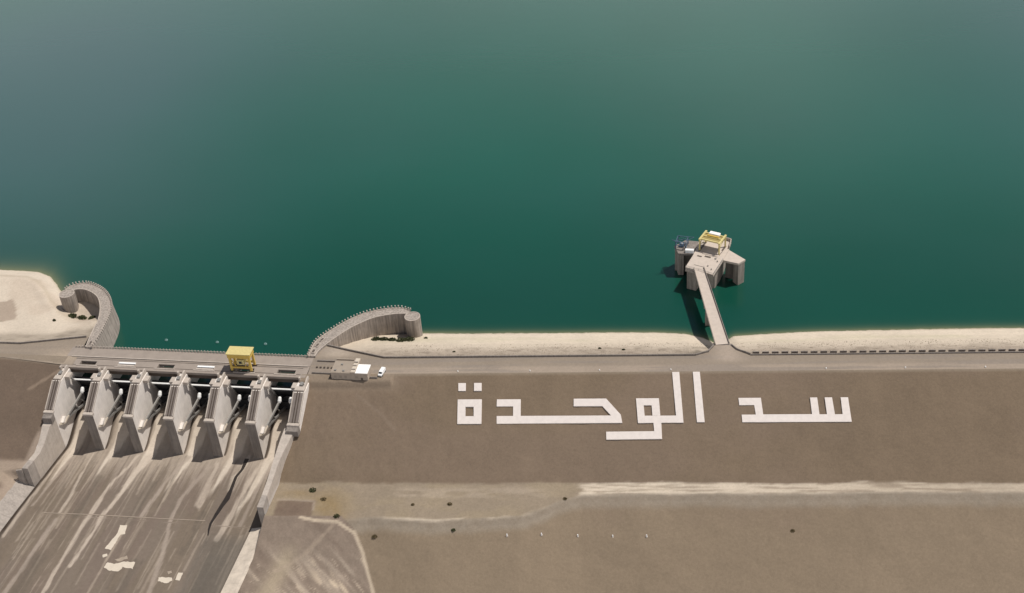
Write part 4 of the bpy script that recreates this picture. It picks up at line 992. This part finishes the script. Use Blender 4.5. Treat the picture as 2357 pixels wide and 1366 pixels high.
# yellow gantry on the tower (own thing: it travels on the deck)
gt = empty('tower_gantry', (164.8, 90.6, DZ), ); gt.rotation_euler = (0, 0, -.45); tag(gt, 'yellow portal gantry frame on top of the intake tower', 'gantry')
for x in (-5.6, 5.6):
    for y in (-4.2, 4.4): MB().box(x - .35, x + .35, y - .35, y + .35, .12, 6.6).build('leg', M['pale_yellow'], gt, .03)
    MB().box(x - .5, x + .5, -4.8, 5.0, 6.6, 7.5).build('end_beam', M['pale_yellow'], gt, .05)
for y in (-3.6, -.2, 3.0): 
    MB().box(-5.1, 5.1, y - .4, y + .4, 6.65, 7.45).build('main_girder', M['pale_yellow'], gt, .04)
MB().box(-5.1, 5.1, -3.2, 2.6, 6.75, 6.95).build('walkway', M['dull_yellow'], gt)
tr = MB().box(-2.6, 3.2, 1.2, 3.6, 7.5, 8.7).build('trolley', M['white_roof'], gt, .06)
MB().box(-3.0, 3.6, -.2, .9, 7.46, 8.1).build('winch', M['yellow'], gt, .06)
bz = MB(); bz.bar((-5.6, -4.2, 4.0), (-5.6, 4.4, 6.4), .3); bz.bar((5.6, -4.2, 4.0), (5.6, 4.4, 6.4), .3); bz.bar((-5.6, -4.2, 3.9), (-5.6, 4.4, 1.2), .25); bz.build('brace', M['pale_yellow'], gt)
for x in (-5.6, 5.6): MB().box(x - .5, x + .5, -4.9, 5.1, .0, .12).build('rail', M['brown_steel'], gt)
# blue trash-rake frame on the left wing
rk = empty('rake_frame', (148.6, 93.6, DZ - .1)); rk.rotation_euler = (0, 0, -.25); tag(rk, 'blue steel lattice rake frame on the left wing of the intake tower', 'lattice frame')
fr = MB()
for x in (-2.8, 2.8):
    for y in (-3, 3):
        fr.bar((x, y, 0), (x, y, 4.6), .4)
for z in (2.3, 4.6):
    for x in (-2.8, 2.8): fr.bar((x, -3, z), (x, 3, z), .24)
    for y in (-3, 3): fr.bar((-2.8, y, z), (2.8, y, z), .24)
fr.build('frame', M['blue_steel'], rk)
dg = MB()
for x in (-2.8, 2.8): dg.bar((x, -3, .2), (x, 3, 4.5), .18); dg.bar((x, 3, .2), (x, -3, 4.5), .18)
for y in (-3, 3): dg.bar((-2.8, y, .2), (2.8, y, 4.5), .18); dg.bar((2.8, y, 2.4), (-2.8, y, 4.5), .16)
dg.build('diagonal_brace', M['blue_steel'], rk)
jb = MB(); jb.bar((-2.8, -3, 4.6), (-4.6, -4.4, 6.4), .22); jb.bar((2.8, -3, 4.6), (-4.6, -4.4, 6.4), .16); jb.bar((2.8, 3, 4.6), (6.2, 2.4, 5.2), .2); jb.bar((2.8, -1, 4.6), (6.2, 2.4, 5.2), .2); jb.build('jib', M['blue_steel'], rk)
MB().box(-1.2, 1.0, -1.2, 1.2, .1, 2.0).build('winch_box', M['blue_steel'], rk, .08)
MB().box(-.2, .6, -1.0, -.2, 2.0, 3.0).build('motor', M['white_steel'], rk, .08)

# footbridge to the tower
fb = empty('access_bridge', (165.4, 8.6, 0)); tag(fb, 'long narrow concrete bridge from the crest to the intake tower', 'bridge')
A_ = Vector((165.4, 8.6, .25)); B_ = Vector((156.8, 72.0, DZ + .1)); dv = (B_ - A_); dn = Vector((dv.x, dv.y, 0)).normalized(); nr = Vector((dn.y, -dn.x, 0))
def brp(f, off, z): p_ = A_ + dv * f + nr * off; return p_ - Vector(fb.location) + Vector((0, 0, z))
wa, wb = 3.5, 2.75
for i in range(3):
    f0, f1 = i / 3 + .0003, (i + 1) / 3 - .0003
    w0, w1 = wa + (wb - wa) * f0, wa + (wb - wa) * f1
    MB().add([brp(f0, -w0, -.5), brp(f0, w0, -.5), brp(f1, w1, -.5), brp(f1, -w1, -.5), brp(f0, -w0, 0), brp(f0, w0, 0), brp(f1, w1, 0), brp(f1, -w1, 0)],
             [(0, 3, 2, 1), (4, 5, 6, 7), (0, 1, 5, 4), (1, 2, 6, 5), (2, 3, 7, 6), (3, 0, 4, 7)]).build('deck_span', M['tower_deck'], fb)
for s in (-1, 1):
    MB().bar(brp(0, s * (wa - .15), .42), brp(1, s * (wb - .15), .42), .3, .85).build('parapet', M['tower_concrete'] if s < 0 else M['grey_concrete'], fb)
    MB().bar(brp(0, s * 1.9, -1.2), brp(1, s * 1.6, -1.2), .6, 1.4).build('girder', M['grey_concrete'], fb)
pf = .52
pr = MB(); c = brp(pf, 0, 0); 
pr.prism([(c.x - 2.1, c.y - 1.1), (c.x + 2.1, c.y - 1.4), (c.x + 2.1, c.y + 1.1), (c.x - 2.1, c.y + 1.4)], -22, c.z - 2.0); pr.build('bridge_pier', M['wall_concrete'], fb, .1)
hb = MB(); hb.prism([(c.x - 3, c.y - 1.4), (c.x + 3, c.y - 1.8), (c.x + 3, c.y + 1.4), (c.x - 3, c.y + 1.8)], c.z - 2.6, c.z - 1.9); hb.build('pier_cap', M['wall_concrete'], fb)
ab_ = MB(); ab_.prism([(-5.0, -2.0), (4.2, -2.4), (4.4, 1.2), (-4.6, 1.8)], -6, -.3); ab_.build('abutment', M['grey_concrete'], fb, .1)

# ================================================================ SMALL THINGS
for i, (x, y) in enumerate(((-126.4, 33), (-97.7, 30.6), (-71, 28.6))):
    o = empty('buoy', (x, y, WATER)); 
    f_ = MB(); f_.tube((0, 0, -.4), (0, 0, .45), .9, .75, 14); f_.build('float', M['buoy'], o)
    f2 = MB(); f2.tube((0, 0, .45), (0, 0, 1.1), .3, .2, 8); f2.build('top_mark', M['buoy'], o)
    tag(o, ['pale buoy floating nearest the left approach wall', 'pale buoy floating midway along the spillway bridge', 'pale buoy floating behind the yellow gantry crane'][i], 'buoy', 'buoys off the spillway')
def marker(name, x, y, z, label, cat, grp, h=1.4, r0=.28):
    o = empty(name, (x, y, z)); tag(o, label, cat, grp)
    q = MB(); q.tube((0, 0, -.3), (0, 0, h), r0, r0 * .8, 8); q.build('post', M['white_steel'], o)
    q = MB(); q.box(-r0 * 1.5, r0 * 1.5, -r0 * 1.5, r0 * 1.5, -.3, .18); q.build('base', M['pale_concrete'], o)
    return o
LB = ['white marker post lowest and leftmost of the row on the lower slope', 'white marker post second from the left in the row of five', 'white marker post in the middle of the row of five',
      'white marker post second from the right in the row of five', 'white marker post at the right end of the row of five']
for (x, y), lb_ in zip(((65.3, -91.6), (80.5, -89.5), (96.5, -87.3), (112.1, -87.0), (127.2, -86.8)), LB):
    marker('marker_post', x, y, float(down_z(np.array(x), np.array(y))), lb_, 'marker post', 'marker posts on the lower slope', 1.2, .3)
KB = ['above the ring letter', 'above the long joined letters', 'left of the looped letter pair', 'above the tall upright strokes', 'above the three-toothed letter', 'past the end of the word', 'farthest right in the frame']
for x, lb_ in zip((37, 72.2, 105.8, 139.9, 212.7, 249.2, 285.6), KB):
    marker('kerb_post', x, -10.9, 0, 'short white kerb post on the crest road edge, ' + lb_, 'kerb post', 'kerb posts along the crest road', .7, .26)

def shrub(x, y, z, r0, h, label, m, grp='scrub bushes around the dam', seed=0, dense=1.0):
    rnd = random.Random(seed); r0 *= .8; h *= .8
    o = empty('shrub', (x, y, z)); tag(o, label, 'shrub', grp)
    mb = MB()
    n = int((90 + r0 * 40) * dense)
    for i in range(n):
        a = rnd.uniform(0, 6.283); q = rnd.random() ** .6
        px, py = r0 * q * math.cos(a), r0 * .8 * q * math.sin(a); pz = h * (rnd.random() * (1 - .75 * q * q)) + .1
        s = rnd.uniform(.16, .36) * (0.7 + .2 * r0)
        d1 = Vector((rnd.gauss(0, 1), rnd.gauss(0, 1), rnd.gauss(0, 1))).normalized() * s; d2 = Vector((rnd.gauss(0, 1), rnd.gauss(0, 1), rnd.gauss(0, 1))).normalized() * s
        c = Vector((px, py, pz)); mb.add([c - d1, c + d2, c + d1, c - d2], [(0, 1, 2, 3)])
    me = bpy.data.meshes.new('crown'); me.from_pydata(mb.v, [], mb.f); me.materials.append(m); link(bpy.data.objects.new('crown', me), o)
    tk = MB()
    for i in range(4): tk.tube((0, 0, -.2), (rnd.uniform(-.5, .5) * r0, rnd.uniform(-.5, .5) * r0, h * .7), .07, .03, 5)
    tk.build('stem', M['twig'], o)
    return o
def dz(x, y): return float(down_z(np.array(float(x)), np.array(float(y))))
def uz(x, y): return float(up_z(np.array(float(x)), np.array(float(y))))
SH = [(-27.7, -67, dz, 2.2, 2.0, 'dark bush at the top of the dry grass by the chute wall', 'leaf'), (20.9, -76.3, dz, 1.0, 1.0, 'small lone bush on the bare tan berm, left one of two', 'dry_leaf'),
      (38, -75.9, dz, 1.5, 1.2, 'brown bush on the bare tan berm, right one of two', 'dry_leaf'), (-13.1, -83.9, dz, 1.9, 1.8, 'dark bush at the corner where the pale track starts', 'leaf'),
      (90.5, -72.4, dz, 1.3, 1.2, 'bush on the berm edge where the white strip begins', 'dry_leaf'), (41.1, -90, dz, 1.2, 1.2, 'small very dark bush below the pale berm edge', 'leaf'),
      (5.3, -92.5, dz, 1.6, 1.2, 'brownish bush on the lower slope near the pale track', 'dry_leaf'), (191.4, -84, dz, 1.3, 1.2, 'lone bush on the lower slope far to the right', 'dry_leaf'),
      (-21.5, -73, dz, 2.2, 1.0, 'low tawny bush in the dry grass patch', 'dry_leaf'),
      (105.3, 11.2, uz, 1.0, .9, 'small dark bush on the beach, left of a close pair', 'leaf'), (117.2, 9, uz, 1.0, .9, 'small dark bush on the beach, right of a close pair', 'leaf'), (32.6, 8.3, uz, .9, .8, 'tiny bush on the beach near the parapet wall', 'leaf'),
      (14.8, 28.8, uz, 1.3, 1.0, 'dark bush on the beach beside the round wall tower', 'leaf')]
for i, (x, y, f, r0, h, lb_, m_) in enumerate(SH): shrub(x, y, f(x, y) - .05, r0, h, lb_, M[m_], seed=i)
for i, (x, y, r0, lb_) in enumerate(((-11, 27.5, 2.6, 'low green scrub at the foot of the right approach wall, left clump'), (-7, 27.0, 2.4, 'low green scrub at the foot of the right approach wall, second clump'),
                                     (-2.5, 26.4, 2.0, 'low green scrub at the foot of the right approach wall, third clump'), (2.5, 25.6, 2.6, 'green scrub against the right round tower, left clump'), (6.5, 26.0, 2.8, 'green scrub at the foot of the right round tower'))):
    shrub(x, y, uz(x, y) - .1, r0 * 1.35, 1.7, lb_, M['leaf'], 'scrub along the right approach wall', 40 + i, 2.2)
def lz(x, y): return float(left_z(np.array(float(x)), np.array(float(y))))
for i, (x, y, r0, lb_) in enumerate(((-186.0, 52.8, 3.0, 'green scrub at the foot of the left round tower'), (-181.0, 53.0, 3.2, 'green scrub right of the foot of the left round tower'), (-174, 52, 2.4, 'scrub in the shaded corner of the left approach wall'), (-191.5, 44, .9, 'tiny lone bush on the pale sand near the left round tower'))):
    shrub(x, y, lz(x, y) - .1, r0 * 1.2, 1.7, lb_, M['leaf'], 'scrub by the left approach wall', 60 + i, 2.2)
dw_ = empty('shadow_line_wall', sw(105, 87.3, -27.6), ANG); tag(dw_, 'short low wall added to give a dark shadow line beside the right chute wall end', 'headwall')
MB().box(-1, 11, -.3, .3, -2.0, 1.0).build('wall_panel', M['grey_concrete'], dw_)  # added wall whose shaded side makes the dark shadow line

# loose riprap on the upper part of the upstream face: uncounted stones as one mesh
rg = np.random.default_rng(11); NR = 5200
rx = rg.uniform(2, 330, NR); ry = 1.5 + 18 * rg.random(NR) ** 1.8
ok = ~((rx > 152) & (rx < 178) & (ry < 12)) & (rx > 2); rx, ry = rx[ok], ry[ok]; NR = len(rx)
rz = up_z(rx, ry); rr = rg.uniform(.14, .34, NR) * np.where(rg.random(NR) < .05, 1.7, 1)
base = np.array([(1, 0, 0), (-.3, .9, .1), (-.8, -.5, 0), (.1, -.9, .15), (.1, .05, .8), (0, 0, -.6)])
tri = np.array([(0, 1, 4), (1, 2, 4), (2, 3, 4), (3, 0, 4), (1, 0, 5), (2, 1, 5), (3, 2, 5), (0, 3, 5)])
an = rg.uniform(0, 6.283, NR); ca_, sa_ = np.cos(an)[:, None], np.sin(an)[:, None]
B3 = base[None] * (1 + rg.uniform(-.3, .3, (NR, 6, 3)))
V3 = np.stack([(B3[..., 0] * ca_ - B3[..., 1] * sa_) * rr[:, None] + rx[:, None], (B3[..., 0] * sa_ + B3[..., 1] * ca_) * rr[:, None] + ry[:, None], B3[..., 2] * rr[:, None] * .8 + rz[:, None]], -1)
me = bpy.data.meshes.new('riprap'); F3 = (tri[None] + (np.arange(NR) * 6)[:, None, None]).reshape(-1, 3)
me.from_pydata(V3.reshape(-1, 3).tolist(), [], F3.tolist()); me.materials.append(concrete('riprap_stone', alb(186, 171, 152), .22, .9, bump=0)); me.update()
tag(link(bpy.data.objects.new('riprap', me)), 'pale loose stones scattered on the upstream face below the crest parapet', kind='stuff')
